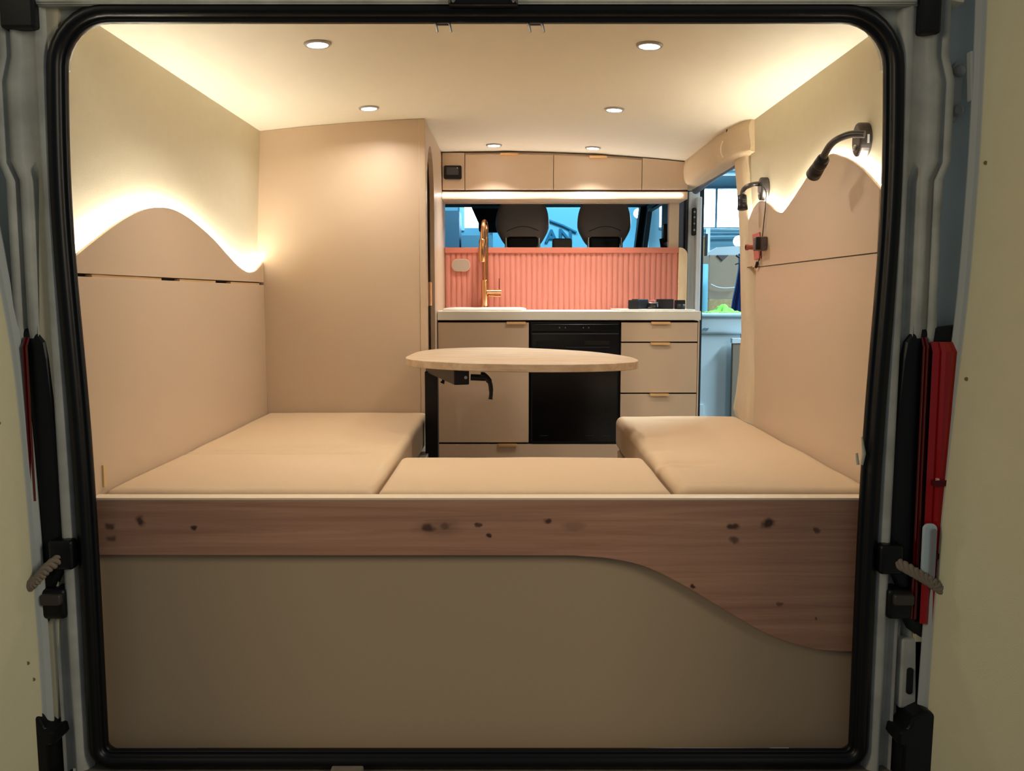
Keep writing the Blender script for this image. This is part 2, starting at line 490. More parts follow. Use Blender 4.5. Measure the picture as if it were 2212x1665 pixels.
# ---- rear doors standing open ----
def rear_door(nm, lab, edge, ang, side):
    """edge: list of (z, x) of the hinge-side edge at y=-0.01; the leaf runs towards the camera and outwards"""
    dx, dy = math.sin(math.radians(ang)) * side, -math.cos(math.radians(ang))
    nx, ny = -dy * -side, dx * side      # outward normal (away from the opening axis)
    nx, ny = side * math.cos(math.radians(ang)), math.sin(math.radians(ang))
    def P(x0, z, t, n): return (x0 + dx * t + nx * n, -.01 + dy * t + ny * n, z)
    fl = [(0, .05), (0, .004), (.004, 0), (.018, 0), (.024, .004), (.030, .004)]
    m = MB()
    m.loft([[P(x, z, t, n) for (t, n) in fl] for z, x in edge], sm=False)
    m.loft([[P(x, z, 0, .05), P(x, z, .80, .05), P(x, z, .80, .0), P(x, z, .77, .0)] for z, x in edge], sm=False)
    o = struct(m.build(nm, DOORPAINT), lab)
    c = MB(); c.loft([[P(x, z, t, n) for (t, n) in ((.028, .008), (.030, -.002), (.036, -.003), (.765, -.003), (.772, .008))] for z, x in edge], sm=False)
    c.build('door_card', DOORCARD, o)
    return o, P
ed = catmull([(-.5, .885, 0), (-.05, .889, 0), (.25, .894, 0), (.53, .902, 0), (.8, .919, 0), (1.0, .933, 0), (1.2, .940, 0), (1.35, .942, 0), (1.6, .940, 0), (1.8, .93, 0)], 3)
dr, PR = rear_door('door_1', 'cream lined right rear van door, standing open', [(p.x, p.y) for p in ed], 32, 1)
ed2 = catmull([(-.5, -1.0, 0), (-.05, -1.008, 0), (.25, -1.010, 0), (.6, -1.018, 0), (.8, -1.026, 0), (.94, -1.038, 0), (1.19, -1.072, 0), (1.4, -1.10, 0), (1.8, -1.13, 0)], 3)
dl, PL = rear_door('door_2', 'cream lined left rear van door, standing open', [(p.x, p.y) for p in ed2], 32, -1)
for d, P, pts in ((dr, PR, ((.940, 1.27, .045), (.919, .83, .05))), (dl, PL, ((-1.026, .74, .07), (-1.010, .22, .055), (-1.010, .18, .045)))):
    for (x, z, tt) in pts:
        p = P(x, z, tt, -.004); MB().lathe([(.004, 0), (.004, .002), (.002, .003)], p, 10, 'y').build('rivet', mat('rivet_brown', (150, 128, 90), .5), d)

# hinge plate on the right (dog-bone shaped), check straps, tail lights
t = bpy.data.objects.new('hinge', None); COL.objects.link(t); t.parent = dr; t.location = Vector((.93, .02, 1.36)) - dr.location; t['label'] = 'grey dog-bone shaped hinge'
hp = []
for k in range(40):
    a = 2 * math.pi * k / 40
    x, z = math.cos(a), math.sin(a)
    hp.append((.925 + .021 * x * (.55 + .45 * abs(z) ** 1.5) + .003 * z, 1.425 + .062 * z))
m = MB(); m.prism(hp, 'y', .01, .03); m.build('hinge_plate', mat('hinge_grey', (176, 178, 174), .45), t, bevel=.003)
for z in (1.465, 1.385):
    MB().lathe([(.012, .0), (.012, -.006), (.008, -.010)], (.926, .01, z), 16, 'y').build('bolt', mat('hinge_bolt', (150, 152, 150), .4), t)
m = MB(); m.obox((.945, -.005, 1.45), (.005, 0, 0), (0, .01, 0), (-.003, 0, .05)); m.build('hinge_arm', DOORPAINT, t, bevel=.003)


def tail_light(side, label):
    def X(x): return x if side > 0 else 2 * CX0 - x
    t = thing('tail_light', label, 'tail light', (X(.90), 0, .27))
    xo = .975
    prof = [(X(.83), .87), (X(.835), .905), (X(.85), .925), (X(.872), .932), (X(xo), .945), (X(xo), .26), (X(.90), .25), (X(.868), .275), (X(.855), .30), (X(.845), .36), (X(.826), .40), (X(.815), .48), (X(.818), .7)]
    MB().prism(prof, 'y', -.006, .018).build('housing', BLACKP, t, bevel=.012, seg=3)
    # lens with vertical flutes
    n = 14; top = []
    def lens(a, b, z0, z1, m, yb):
        r = []
        for k in range(n + 1):
            x = a + (b - a) * k / n
            r.append((X(x), yb - .012 * math.sin(math.pi * min(1, (k + 2) / n)) + (.005 if k in (3, 9) else 0), 0))
        mb = MB(); rings = []
        for z in (z0, z0 + .004, z1 - .02, z1):
            d = .012 if z in (z0, z1) else 0
            rings.append([(x, y + d, z) for x, y, _ in r])
        mb.loft(rings, sm=False); return mb
    lens(.866, .886, .30 if side > 0 else .56, .915, RED, -.012).build('lens_edge', DARKRED, t)
    l = lens(.885, .972, .29 if side > 0 else .56, .905, RED, -.016).build('lens', RED, t)
    for z in ((.60, .44) if side > 0 else (.70,)):
        MB().box(min(X(.893), X(.96)), max(X(.893), X(.96)), -.033, -.025, z, z + .012).build('lens_rib', DARKRED, l)
    return t
tail_light(1, 'tall red tail light beside the open right rear door')
tail_light(-1, 'red and black tail light mostly hidden by open left rear door')

# braided check straps
def strap(pts, label, side):
    t = thing('door_check_strap', label, 'strap', pts[0])
    c = catmull(pts, 10)
    m = MB()
    for ph in (0, 1, 2):
        pp = []
        for i, p in enumerate(c):
            a = i * 0.75 + ph * 2 * math.pi / 3
            pp.append(p + Vector((math.cos(a) * .004, 0, math.sin(a) * .0075)))
        m.tube(catmull(pp, 2), .0062, 8)
    m.build('webbing', mat('braided_webbing', (150, 134, 118), .85, bump=.5, bscale=300), t)
    b = MB(); p = Vector(pts[0]); b.rbox(p.x - .03, p.x + .022, p.y - .012, p.y + .02, p.z - .03, p.z + .035, .008, 3)
    b.build('bracket', BLACKP, t)
    return t
strap([(.82, -.02, .435), (.85, -.040, .42), (.885, -.046, .40), (.918, -.044, .378)], 'braided brown check strap running to the right rear door', 1)
strap([(-.965, -.02, .445), (-.99, -.04, .425), (-1.012, -.045, .40), (-1.03, -.044, .385)], 'braided brown check strap running to the left rear door', -1)
# black latch cups and lower body details
for side in (1, -1):
    X = lambda x: x if side > 0 else 2 * CX0 - x
    w_ = 'right' if side > 0 else 'left'
    t = thing('latch_striker', 'black recessed striker plate low on the %s rear pillar' % w_, 'latch', (X(.84), 0, .32))
    a, b = sorted((X(.815), X(.875)))
    MB().rbox(a, b, -.02, .03, .30, .37, .012, 3).build('plate', BLACKP, t)
    MB().rbox(a + .01, b - .005, -.03, .02, .335, .36, .006, 3).build('tongue', mat('grimy_steel', (90, 84, 76), .5, metal=.5), t)
    t = thing('body_bracket', 'pale slotted metal bracket under the %s tail light' % w_, 'bracket', (X(.88), 0, .08))
    a, b = sorted((X(.858), X(.93)))
    MB().box(a, b, .0, .03, .09, .25).build('plate', PAINTD, t, bevel=.006)
    a, b = sorted((X(.872), X(.886)))
    MB().prism(rrect(a, b, .125, .185, .006), 'y', -.003, .0005).build('slot', RUBBER, t)
    t = thing('bumper_step', 'black plastic bumper corner at the bottom of %s rear pillar' % w_, 'bumper', (X(.9), 0, -.1))
    pts = [(X(.84), .06), (X(.86), .07), (X(.87), .095), (X(.9), .11), (X(.97), .07), (X(.97), -.2), (X(.85), -.2), (X(.85), .03), (X(.838), .03)]
    MB().prism(pts, 'y', -.05, .05).build('moulding', BLACKP, t, bevel=.006)
# number-plate style white plastic edge seen beside the right tail light
t = thing('door_handle_trim', 'white rounded plastic handle surround beside right tail light', 'handle', (.89, -.04, .395))
MB().prism(rrect(.874, .904, .395, .52, .012), 'y', -.043, -.034).build('surround', PWHITE, t, bevel=.003)
MB().prism(rrect(.888, .901, .405, .51, .005), 'y', -.047, -.0435).build('inset', GREYTRIM, t, bevel=.002)


# ============================================================ BED
# rear face of the bed box
def zz(u, v, y=.05): return atY(u, v, y)
t = thing('bed_box', 'beige bed box closing the rear opening, wavy knotty oak fascia on top', 'bed box', (-.075, .06, 0))
MB().box(-.93, .80, .055, .075, -.03, .553).build('panel', mat('shaded_laminate', (184, 160, 132), .5, bump=.12, bscale=500), t)  # interior laminate in a darker copy, standing in for the dim rear light
pts = [(-.93, zz(600, 1089, .04).z)]
bot = [zz(u, v, .04) for u, v in ((215, 1198), (700, 1199), (1180, 1199), (1260, 1201), (1330, 1208), (1400, 1226), (1480, 1266), (1560, 1314), (1640, 1360), (1700, 1385), (1760, 1401), (1818, 1406))]
bot = [(p.x, p.z) for p in catmull(bot, 6)]
xr = bot[-1][0]
poly = [(-.93, .5515), (.80, .5515), (.80, bot[-1][1] + .0), (xr, bot[-1][1])] + bot[::-1][1:] + [(-.93, bot[0][1])]
MB().prism(poly, 'y', .037, .055).build('oak_fascia', OAK, t, bevel=.0015)
MB().box(-.93, .80, .037, .075, .5525, .5575).build('edge_strip', mat('cream_edging', (238, 214, 182), .45), t)
MB().box(-.90, -.30, .09, 1.42, .0, .44).build('bench_left', PANEL, t)
MB().box(.385, .82, .09, 1.30, .0, .44).build('bench_right', PANEL, t)
MB().box(-.29, .375, .09, .50, .40, .44).build('slat_base', PANEL, t)

def wrinkle(seed, amp=.0025, creases=()):
    def f(p):
        d = mnoise.noise(Vector((p.x * 5 + seed, p.y * 5, p.z * 5))) * amp
        for (ax, pos, wd, a, lo, hi) in creases:
            q = p.y if ax == 'y' else p.x
            o_ = p.x if ax == 'y' else p.y
            if p.z > .5 and lo < o_ < hi:
                e = min(1, (o_ - lo) / .1, (hi - o_) / .1)
                d += a * math.exp(-((q - pos + .01 * mnoise.noise(Vector((o_ * 6, seed, 0)))) / wd) ** 2) * e
        return Vector((d * .5, d * .5, d))
    return f
m = MB().rbox(-.928, -.318, .082, 1.445, .444, .564, .022, 150, wrinkle(1, .002, (('y', .57, .014, -.012, -.95, -.36), ('y', .62, .014, -.009, -.95, -.46), ('y', .67, .014, -.006, -.85, -.4))))
tag(m.build('seat_cushion', FABRIC, loc=(-.62, .76, .444), merge=True), 'long beige cushion along the left wall, reaching the wardrobe', 'cushion', 'bed cushions')
m = MB().rbox(-.308, .366, .088, .535, .444, .560, .02, 24, wrinkle(5, .003))
tag(m.build('seat_cushion', FABRIC, loc=(.03, .3, .444), merge=True), 'short beige cushion filling the middle of the bed', 'cushion', 'bed cushions')
m = MB().rbox(.380, .832, .085, 1.335, .444, .566, .026, 110, wrinkle(9, .004, (('y', .42, .018, -.014, .34, .56), ('y', .37, .015, .008, .34, .50), ('y', 1.20, .02, -.006, .45, .7), ('y', .60, .03, -.005, .34, .48), ('y', .72, .03, -.004, .34, .47))))
tag(m.build('seat_cushion', FABRIC, loc=(.6, .7, .444), merge=True), 'beige cushion along the right wall with creased inner edge', 'cushion', 'bed cushions')

# ============================================================ LEFT WALL: lower panel + wave headboard
def headboard(side, face, pts_px, yr, label, low_px):
    t = thing('headboard', label, 'headboard', (face, .7, 1.05))
    c = [atX(u, v, face) for u, v in pts_px]
    c = [(p.y, p.z) for p in catmull(c, 10)]
    c[0] = (c[0][0], c[0][1])
    poly = [(c[0][0], low_px[0])] + c + [(c[-1][0], low_px[1])]
    poly = poly[::-1]
    MB().prism(poly, 'x', face, face + side * .009).build('wave_panel', PANEL, t, bevel=.0015)
    # strip tucked behind the wavy edge
    m = MB(); q = []
    for i, (y, z) in enumerate(c):
        a = c[max(i - 1, 0)]; b = c[min(i + 1, len(c) - 1)]
        ty, tz = b[0] - a[0], b[1] - a[1]; l = math.hypot(ty, tz)
        ny, nz = -tz / l, ty / l
        if nz < 0: ny, nz = -ny, -nz
        q.append((face + side * .014, y - ny * .006, z - nz * .006))
    m.tube(q, .0035, 8)
    m.build('light_strip', STRIP, t)
    return t
headboard(-1, -.93, [(155, 562), (163, 554), (205, 520), (250, 486), (290, 462), (320, 451), (345, 448), (370, 451), (400, 465), (430, 488), (460, 515), (490, 548), (510, 570), (530, 585), (543, 588), (555, 583), (573, 562)], None,
          'beige wave-edged headboard on the left wall, warm light glowing behind', (1.050, 1.053))
t = thing('side_panel', 'flat beige panel below the wave headboard on the left wall', 'panel', (-.94, .7, .56))
MB().box(-.955, -.93, .02, 1.449, .0, 1.043).build('board', PANEL, t, bevel=.001)
for (y0, y1) in ((.10, .49), (.62, .92), (1.07, 1.40)):
    MB().box(-.95, -.9335, y0, y1, 1.0425, 1.0495).build('lit_slot_block', mat('lit_slot_colour', (206, 168, 120), .5), t, bevel=.001)  # made-up blocks, their pale colour stands for the lit stretches of the slot
MB().box(-.9545, -.9395, .02, 1.449, 1.0545, 1.060).build('light_blocker', PANEL, t)  # unseen bar added to keep the strip light out of the slot
MB().box(-.953, -.949, .02, 1.449, 1.042, 1.054).build('gap_backing', GAP, t)
MB().box(-.9298, -.926, .095, .108, .57, .62).build('latch_block', mat('pale_wood', (214, 180, 128), .5), t)

# ---- right wall
headboard(1, .83, [(1900, 408), (1885, 390), (1860, 363), (1835, 345), (1812, 336), (1795, 332), (1775, 345), (1750, 372), (1725, 410), (1705, 440), (1692, 456), (1684, 459), (1672, 453), (1660, 441), (1648, 434), (1638, 436), (1626, 452), (1617, 475), (1611, 492)][::-1], None,
          'beige wave-edged headboard on the right wall with two lit hollows', (1.10, 1.10))
t = thing('side_panel', 'flat beige panel below the wave headboard on the right wall', 'panel', (.84, .7, .56))
MB().box(.832, .857, .02, 1.155, .0, 1.0985).build('board', PANEL, t, bevel=.001)
MB().box(.8395, .8545, .02, 1.285, 1.1035, 1.109).build('light_blocker', PANEL, t)  # added out of sight to stop strip glow leaking down past the board
MB().box(.831, .834, .02, 1.155, 1.0985, 1.1005).build('seam', GAP, t)

# ============================================================ WARDROBE
t = thing('wardrobe', 'tall beige wardrobe with arched side door beside the kitchen', 'wardrobe', (-.63, 1.9, 0))
xs2 = [-.935 + i * (.935 - .345) / 12 for i in range(13)]
MB().prism([(-.958, 0), (-.3475, 0)] + [(x, zc(x) - .001) for x in reversed(xs2)] + [(-.9545, 1.09)], 'y', 1.45, 1.466).build('back_panel', PANEL, t)
MB().prism([(-.345, 0), (-.32, 0), (-.32, zc(-.32) - .001), (-.345, zc(-.345) - .001)], 'y', 1.447, 1.475).build('edge_post', PANEL, t, bevel=.002)
# side panel with an arched doorway (outline in y,z)
outer = [(1.475, 0), (2.40, 0), (2.40, 1.646), (1.475, 1.646)]
a0, a1, zb, ztop = 1.50, 1.80, .02, 1.585
arch = []
cy, r = (a0 + a1) / 2, (a1 - a0) / 2
for k in range(17):
    a = math.pi * k / 16; arch.append((cy - r * math.cos(a), ztop - .20 + .20 * math.sin(a)))
m = MB()
poly = [(1.475, 0), (a0, 0)] + arch[:9] + [(cy, 1.646), (1.475, 1.646)]
m.prism(poly, 'x', -.338, -.32)
poly = [(cy, 1.646)] + arch[8:] + [(a1, 0), (2.40, 0), (2.40, 1.646)]
m.prism(poly, 'x', -.338, -.32)
m.build('side_panel', PANEL, t)
MB().prism([(a0 - .01, 0)] + [(y, z + .004) for y, z in arch] + [(a1 + .01, 0)], 'x', -.372, -.356).build('arched_door', mat('shaded_interior', (92, 60, 44), .7), t)  # leaf coloured dark brown as the shade inside the arched opening
m = MB().box(-.354, -.314, 1.51, 1.535, .965, 1.055); m.box(-.320, -.314, 1.51, 1.60, .965, 1.055)
m.build('latch', BRASS, t, bevel=.002)
MB().box(-.935, -.345, 1.9, 1.912, 0, 1.6).build('front_wall', PANEL, t)

# ============================================================ KITCHEN
KF = 1.90
t = thing('kitchen_cabinet', 'low beige kitchen cabinet with black fridge opening under the white worktop', 'cabinet', (.24, 2.15, 0))
MB().box(-.319, .075, KF + .02, 2.36, .12, .897).box(.466, .797, KF + .02, 2.36, .12, .897).box(.074, .466, KF + .02, 2.36, .12, .355).build('carcass', GAP, t)
def pull(x, z, par):
    m = MB(); m.box(x - .041, x + .041, KF - .014, KF + .002, z - .004, z + .001); m.box(x - .041, x + .041, KF - .015, KF - .012, z - .010, z + .001)
    m.build('handle', BRASS, par, bevel=.001)
def frontp(nm, x0, x1, z0, z1, hx):
    d = MB().box(x0, x1, KF, KF + .018, z0, z1).build(nm, FRONT, t, bevel=.0012)
    if hx is not None: pull(hx, z1 + .002, d)
    return d
frontp('door', -.317, .072, .371, .890, .018)
frontp('drawer', -.317, .466, .13, .363, -.02)
frontp('drawer', .468, .795, .808, .890, .634)
frontp('drawer', .468, .795, .588, .802, .634)
frontp('drawer', .468, .795, .371, .582, .634)
MB().box(.797, .803, KF, 2.36, .12, .897).build('end_panel', FRONT, t)
MB().box(-.317, .797, KF + .03, KF + .045, 0, .12).build('plinth', DARKP, t)

t = thing('worktop', 'thin white worktop spanning the kitchen cabinet', 'worktop', (.24, 2.1, .90))
MB().box(-.318, .805, KF - .012, 2.36, .9, .938).build('slab', COUNTER, t, bevel=.002)

t = thing('fridge', 'black built-in compartment fridge under the worktop', 'fridge', (.27, 2.1, .36))
MB().box(.079, .461, KF + .01, 2.3, .362, .893).build('body', BLACKP, t)
d = MB().box(.083, .457, KF - .006, KF + .008, .372, .845).build('door', BLACK, t, bevel=.004)
MB().box(.085, .455, KF - .009, KF - .005, .840, .845).build('trim_strip', mat('fridge_trim', (60, 62, 70), .3), d)
MB().box(.083, .457, KF - .004, KF + .008, .851, .884).build('control_panel', BLACK, t, bevel=.003)
MB().box(.105, .222, KF - .0085, KF - .0055, .795, .812).build('grip_recess', RUBBER, d)
MB().box(.312, .42, KF - .0085, KF - .0055, .795, .812).build('grip_recess', RUBBER, d)
MB().box(.23, .42, KF - .0075, KF - .0055, .783, .785).build('grip_line', mat('fridge_trim', (60, 62, 70), .3), d)
for x in (.203, .228, .305, .328):
    MB().lathe([(.0025, -.001), (.0025, .001)], (x, KF - .005, .868), 10, 'y').build('indicator', mat('indicator', (120, 120, 130), .4), t)
for x in (.12, .32, .39):
    MB().box(x, x + .035, KF - .0075, KF - .0055, .401, .4025).build('badge_line', mat('fridge_trim', (60, 62, 70), .3), d)

# sink
t = thing('sink', 'white enamel inset sink at the left end of the worktop', 'sink', (-.12, 2.1, .938))
m = MB()
def ring(grow, z):
    return [(x, y, z) for x, y in rrect(-.30 - grow, .062 + grow, 1.93 - grow, 2.29 + grow, .03)]
m.loft([ring(0, .9385), ring(0, .948), ring(-.012, .951), ring(-.03, .948), ring(-.035, .940), ring(-.04, .9387)], closed=True, caps=True)
m.build('basin_rim', WHITE, t)
MB().lathe([(.02, 0), (.02, .004), (.012, .005)], (-.12, 2.1, .939), 20).build('drain', STEEL, t)

# faucet
t = thing('faucet', 'tall copper gold gooseneck kitchen faucet behind the sink', 'faucet', (-.125, 2.30, .948))
fx, fy = -.128, 2.30
MB().lathe([(.021, 0), (.021, .008), (.018, .010), (.018, .122), (.016, .126)], (fx, fy, .951), 24).build('body', GOLD, t)
neck = [(fx + .006, fy, 1.07), (fx + .006, fy, 1.28)]
for k in range(1, 12):
    a = math.pi * k / 12
    neck.append((fx + .006 - .005 * (1 - math.cos(a)), fy - .045 + .045 * math.cos(a), 1.30 + .045 * math.sin(a)))
neck += [(fx - .006, fy - .090, 1.29), (fx - .007, fy - .092, 1.25)]
MB().tube(neck, .0115, 16).build('neck', GOLD, t)
MB().tube([(fx - .007, fy - .092, 1.26), (fx - .008, fy - .093, 1.255), (fx - .009, fy - .095, 1.16), (fx - .009, fy - .095, 1.158)], [.0125, .0155, .0148, .013], 20).build('spray_head', GOLD, t)
h = MB().tube([(fx + .01, fy - .01, 1.022), (fx + .078, fy - .01, 1.022)], .0105, 16).build('mixer', GOLD, t)
MB().tube([(fx + .068, fy - .01, 1.03), (fx + .068, fy - .01, 1.085)], .003, 10).build('lever', GOLD, h)
MB().tube([(fx + .016, fy - .005, 1.005), (fx + .075, fy - .005, 1.003)], .006, 12).build('outlet', GOLD, h)

# hob
t = thing('gas_hob', 'small single burner gas hob on the right end of the worktop', 'hob', (.62, 2.1, .938))
MB().prism(rrect(.468, .795, 1.95, 2.33, .012), 'z', .9385, .945).build('plate', WHITE, t, bevel=.002)
m = MB()
m.lathe([(.05, 0), (.05, .006), (.042, .009)], (.64, 2.16, .945), 32)
m.build('burner_base', DARKP, t)
MB().lathe([(.030, 0), (.030, .016), (.036, .017), (.036, .021), (.018, .023)], (.64, 2.16, .952), 32).build('burner_cap', STEEL, t)
MB().lathe([(.012, 0), (.014, .008), (.008, .010)], (.64, 2.16, .975), 20).build('cap_knob', CORALD, t)
for k in range(4):
    a = math.pi / 4 + k * math.pi / 2
    ca, sa = math.cos(a), math.sin(a)
    m = MB(); m.obox((.64 + ca * .075, 2.16 + sa * .075, .967), (ca * .04, sa * .04, 0), (-sa * .005, ca * .005, 0), (0, 0, .022))
    m.build('pan_support', DARKP, t, bevel=.003)
for x in (.538, .742):
    MB().box(x - .024, x + .024, 2.03, 2.045, .945, .985).build('pan_support', DARKP, t, bevel=.004)
MB().lathe([(.018, 0), (.018, .02), (.015, .022)], (.74, 2.0, .945), 20).build('control_knob', DARKP, t)

# splashback
t = thing('splashback', 'fluted coral pink splashback with top cap behind the worktop', 'splashback', (.24, 2.37, .938))
m = MB(); N_ = 43; x0, x1 = -.319, .789; pw = (x1 - x0) / N_
front = []
for i in range(N_):
    for k in range(6):
        u = k / 6; front.append((x0 + (i + u) * pw, 2.352 - .006 * math.sin(math.pi * u) ** .6))
front.append((x1, 2.352))
poly = front + [(x1, 2.372), (x0, 2.372)]
m.prism(poly, 'z', .938, 1.206); m.build('fluted_panel', CORAL, t)
MB().box(x0, x1, 2.338, 2.385, 1.206, 1.2315).build('top_cap', mat('coral_cap', (206, 120, 98), .5), t, bevel=.002)
pp = [(.790, .938), (.831, .938), (.831, 1.195)] + [(.831 - .036 * (1 - math.cos(a)), 1.195 + .036 * math.sin(a)) for a in [math.pi / 2 * k / 6 for k in range(1, 7)]] + [(.790, 1.231)]
MB().prism(pp, 'y', 2.335, 2.39).build('wood_end_post', WOODP, t, bevel=.002)
MB().box(-.3195, .83, 2.386, 2.40, .3, 1.22).build('backing', CABD, t)
t = thing('wall_socket_cover', 'oval beige cover mounted on the coral splashback left of the faucet', 'cover', (-.242, 2.34, 1.15))
pts = [(-.242 + (.0 + (.018 if math.cos(a) > 0 else -.018)) + .027 * math.cos(a), 1.148 + .030 * math.sin(a)) for a in [2 * math.pi * (k + .5) / 40 for k in range(40)]]
MB().prism([(x, z) for x, z in pts], 'y', 2.336, 2.346).build('rim', mat('cover_rim', (226, 170, 140), .5), t, bevel=.002)
pts2 = [(-.242 + (x + .242) * .93, 1.148 + (z - 1.148) * .93) for x, z in pts]
MB().prism(pts2, 'y', 2.333, 2.337).build('face', GREY, t)

# partition frame round the cab opening
m = MB(); m.box(.745, .792, 2.36, 2.40, 1.2, 1.66)
m.prism([(-.32, 1.44), (.745, 1.44), (.745, 1.66), (-.32, 1.66)], 'y', 2.385, 2.40)
struct(m.build('wall_front', PANEL), 'beige frame between kitchen and cab')

# overhead cabinets
OF = 2.20
t = thing('overhead_cabinet', 'beige overhead cabinet with two flap doors above the cab opening', 'cabinet', (.24, 2.3, 1.44))
top = lambda x: zc(x) - .003
m = MB(); m.prism([(-.319, 1.442), (.80, 1.442), (.80, 1.475), (-.319, 1.475)], 'y', OF + .002, 2.39)
m.prism([(-.319, 1.475), (.80, 1.475), (.80, top(.8)), (.6, top(.6)), (.4, top(.4)), (.2, top(.2)), (.0, top(0)), (-.319, top(-.319))], 'y', OF + .02, 2.38)
m.build('carcass', FRONT, t, bevel=.001)
def ofront(nm, x0, x1, drop=.006):
    n = 6; xs_ = [x0 + (x1 - x0) * i / n for i in range(n + 1)]
    poly = [(x0, 1.484), (x1, 1.484)] + [(x, min(top(x) - drop, 1.648)) for x in reversed(xs_)]
    return MB().prism(poly, 'y', OF, OF + .018).build(nm, FRONT, t, bevel=.001)
ofront('fixed_panel', -.316, -.216, .002)
for x0, x1 in ((-.213, .187), (.190, .589)):
    d = ofront('flap_door', x0, x1, .012)
    hx = (x0 + x1) / 2 + .0
    z = top(hx) - .010
    MB().box(hx - .040, hx + .040, OF - .014, OF - .001, z - .008, z + .002).build('handle', BRASS, d, bevel=.0012)
ofront('fixed_panel', .592, .80, .002)
MB().box(-.319, .80, OF + .003, OF + .019, 1.4755, 1.4835).build('shadow_gap', GAP, t)
MB().box(-.316, .775, OF - .004, OF + .003, 1.4555, 1.4635).build('light_strip', STRIP2, t, bevel=.001)
t = thing('heater_control', 'small black control display on the left overhead panel', 'control panel', (-.267, 2.2, 1.565))
MB().prism(rrect(-.309, -.228, 1.529, 1.590, .008), 'y', OF - .014, OF - .0005).build('housing', BLACKP, t, bevel=.002)
s_ = MB().prism(rrect(-.296, -.242, 1.548, 1.582, .003), 'y', OF - .0155, OF - .0138).build('screen', mat('grey_screen', (74, 72, 76), .2), t)
MB().box(-.249, -.245, OF - .0165, OF - .0152, 1.577, 1.580).build('indicator', mat('white_mark', (220, 220, 225), .4), s_)

# ============================================================ downlights
t = thing('downlight', 'ceiling downlight nearest the rear opening, left side', 'ceiling light', (-.49, .40, 1.6), 'round ceiling downlights')
zc0 = 0.0
MB().lathe([(.034, .008), (.035, .001), (.032, -.003), (.027, -.003), (.026, .0)], Vector((-.49, .40, 1.6)), 40).build('trim_ring', mat('white_ring', (176, 168, 160), .4), t)
MB().lathe([(.0262, .004), (.0262, -.0025), (.02, -.0032)], Vector((-.49, .40, 1.6)), 40).build('diffuser', DIFF, t)
spots = [((686, 96), 'ceiling downlight nearest the rear opening, left side'), ((1403, 99), 'ceiling downlight nearest the rear opening, right side'),
         ((797, 234), 'middle-row ceiling downlight in front of the wardrobe, left side'), ((1327, 237), 'middle-row ceiling downlight on the right side'),
         ((1067, 314), 'far ceiling downlight above the left overhead flap door'), ((1281, 320), 'far ceiling downlight above the right overhead flap door')]
for i, ((u, v), lab) in enumerate(spots):
    p = atZ(u, v, 1.64)
    for _ in range(4): p = atZ(u, v, zc(p.x) - .003)
    o = t if i == 0 else copy_tree(t)
    slope = math.atan(2 * .05 * (p.x + .05) / .88 ** 2)
    o.location = p + Vector((0, 0, 0)); o.rotation_euler = (0, slope, 0)
    o['label'] = lab
    l = bpy.data.lights.new('downlight_lamp', 'AREA'); l.shape = 'DISK'; l.size = .05; l.energy = SPOT_W; l.color = (1.0, .97, .93); l.spread = math.radians((125, 125, 150, 150, 100, 100)[i])
    lo = bpy.data.objects.new('downlight_lamp', l); lo.location = p - Vector((0, 0, .008)); COL.objects.link(lo)

# ============================================================ table
t = thing('swivel_table', 'organic-shaped light wood swivel table on a black post', 'table', (-.288, 1.27, 0))
out = [(-.345, .99), (-.352, 1.20), (-.335, 1.38), (-.27, 1.53), (-.14, 1.605), (.0, 1.60), (.15, 1.50), (.29, 1.34), (.375, 1.14), (.402, .98), (.385, .85), (.31, .775), (.19, .735), (.04, .735), (-.12, .775), (-.26, .865)]
oc = [(p.x, p.y) for p in catmull([(x, y, 0) for x, y in out], 8, True)]
MB().prism(oc, 'z', .776, .800).build('tabletop', OAKT, t, bevel=.002)
MB().box(-.311, -.265, 1.247, 1.293, .0, .735).build('post', BLACKP, t, bevel=.003)
a_, b_ = Vector((-.288, 1.29, .752)), Vector((-.155, .83, .752))
d = (b_ - a_); L_ = d.length; d.normalize(); n_ = Vector((-d.y, d.x, 0))
arm = MB().obox((a_ + b_) / 2, d * (L_ / 2), n_ * .024, Vector((0, 0, .023))).build('arm', BLACKP, t, bevel=.003)
MB().lathe([(.005, 0), (.005, -.003)], b_ - d * .02 + Vector((.018, -.02, .0)), 12, 'y').build('screw', STEEL, arm)
e = b_ - d * .01 + Vector((.03, .0, .0))
lv = MB().tube([e, e + Vector((.045, 0, -.002))], .010, 14).build('clamp_shaft', BLACKP, t)
p0 = e + Vector((.043, 0, .004))
MB().tube(catmull([p0 + Vector((-.012, 0, .002)), p0, p0 + Vector((.016, -.002, -.020)), p0 + Vector((.020, -.004, -.05)), p0 + Vector((.018, -.005, -.072))], 6), [.010] * 6 + [.009] * 6 + [.007] * 6 + [.006] * 6 + [.0075], 12).build('clamp_lever', BLACKP, lv)
MB().tube([(-.236, 1.14, .73), (-.236, 1.14, .712), (-.240, 1.14, .704)], [.005, .005, .008], 12).build('clamp_knob', BLACKP, t)
MB().box(-.29, .02, .95, 1.35, .7745, .7765).build('mounting_plate', GAP, t)

# ============================================================ sliding door surround (carpeted)
def tri(p, q, r_): return None
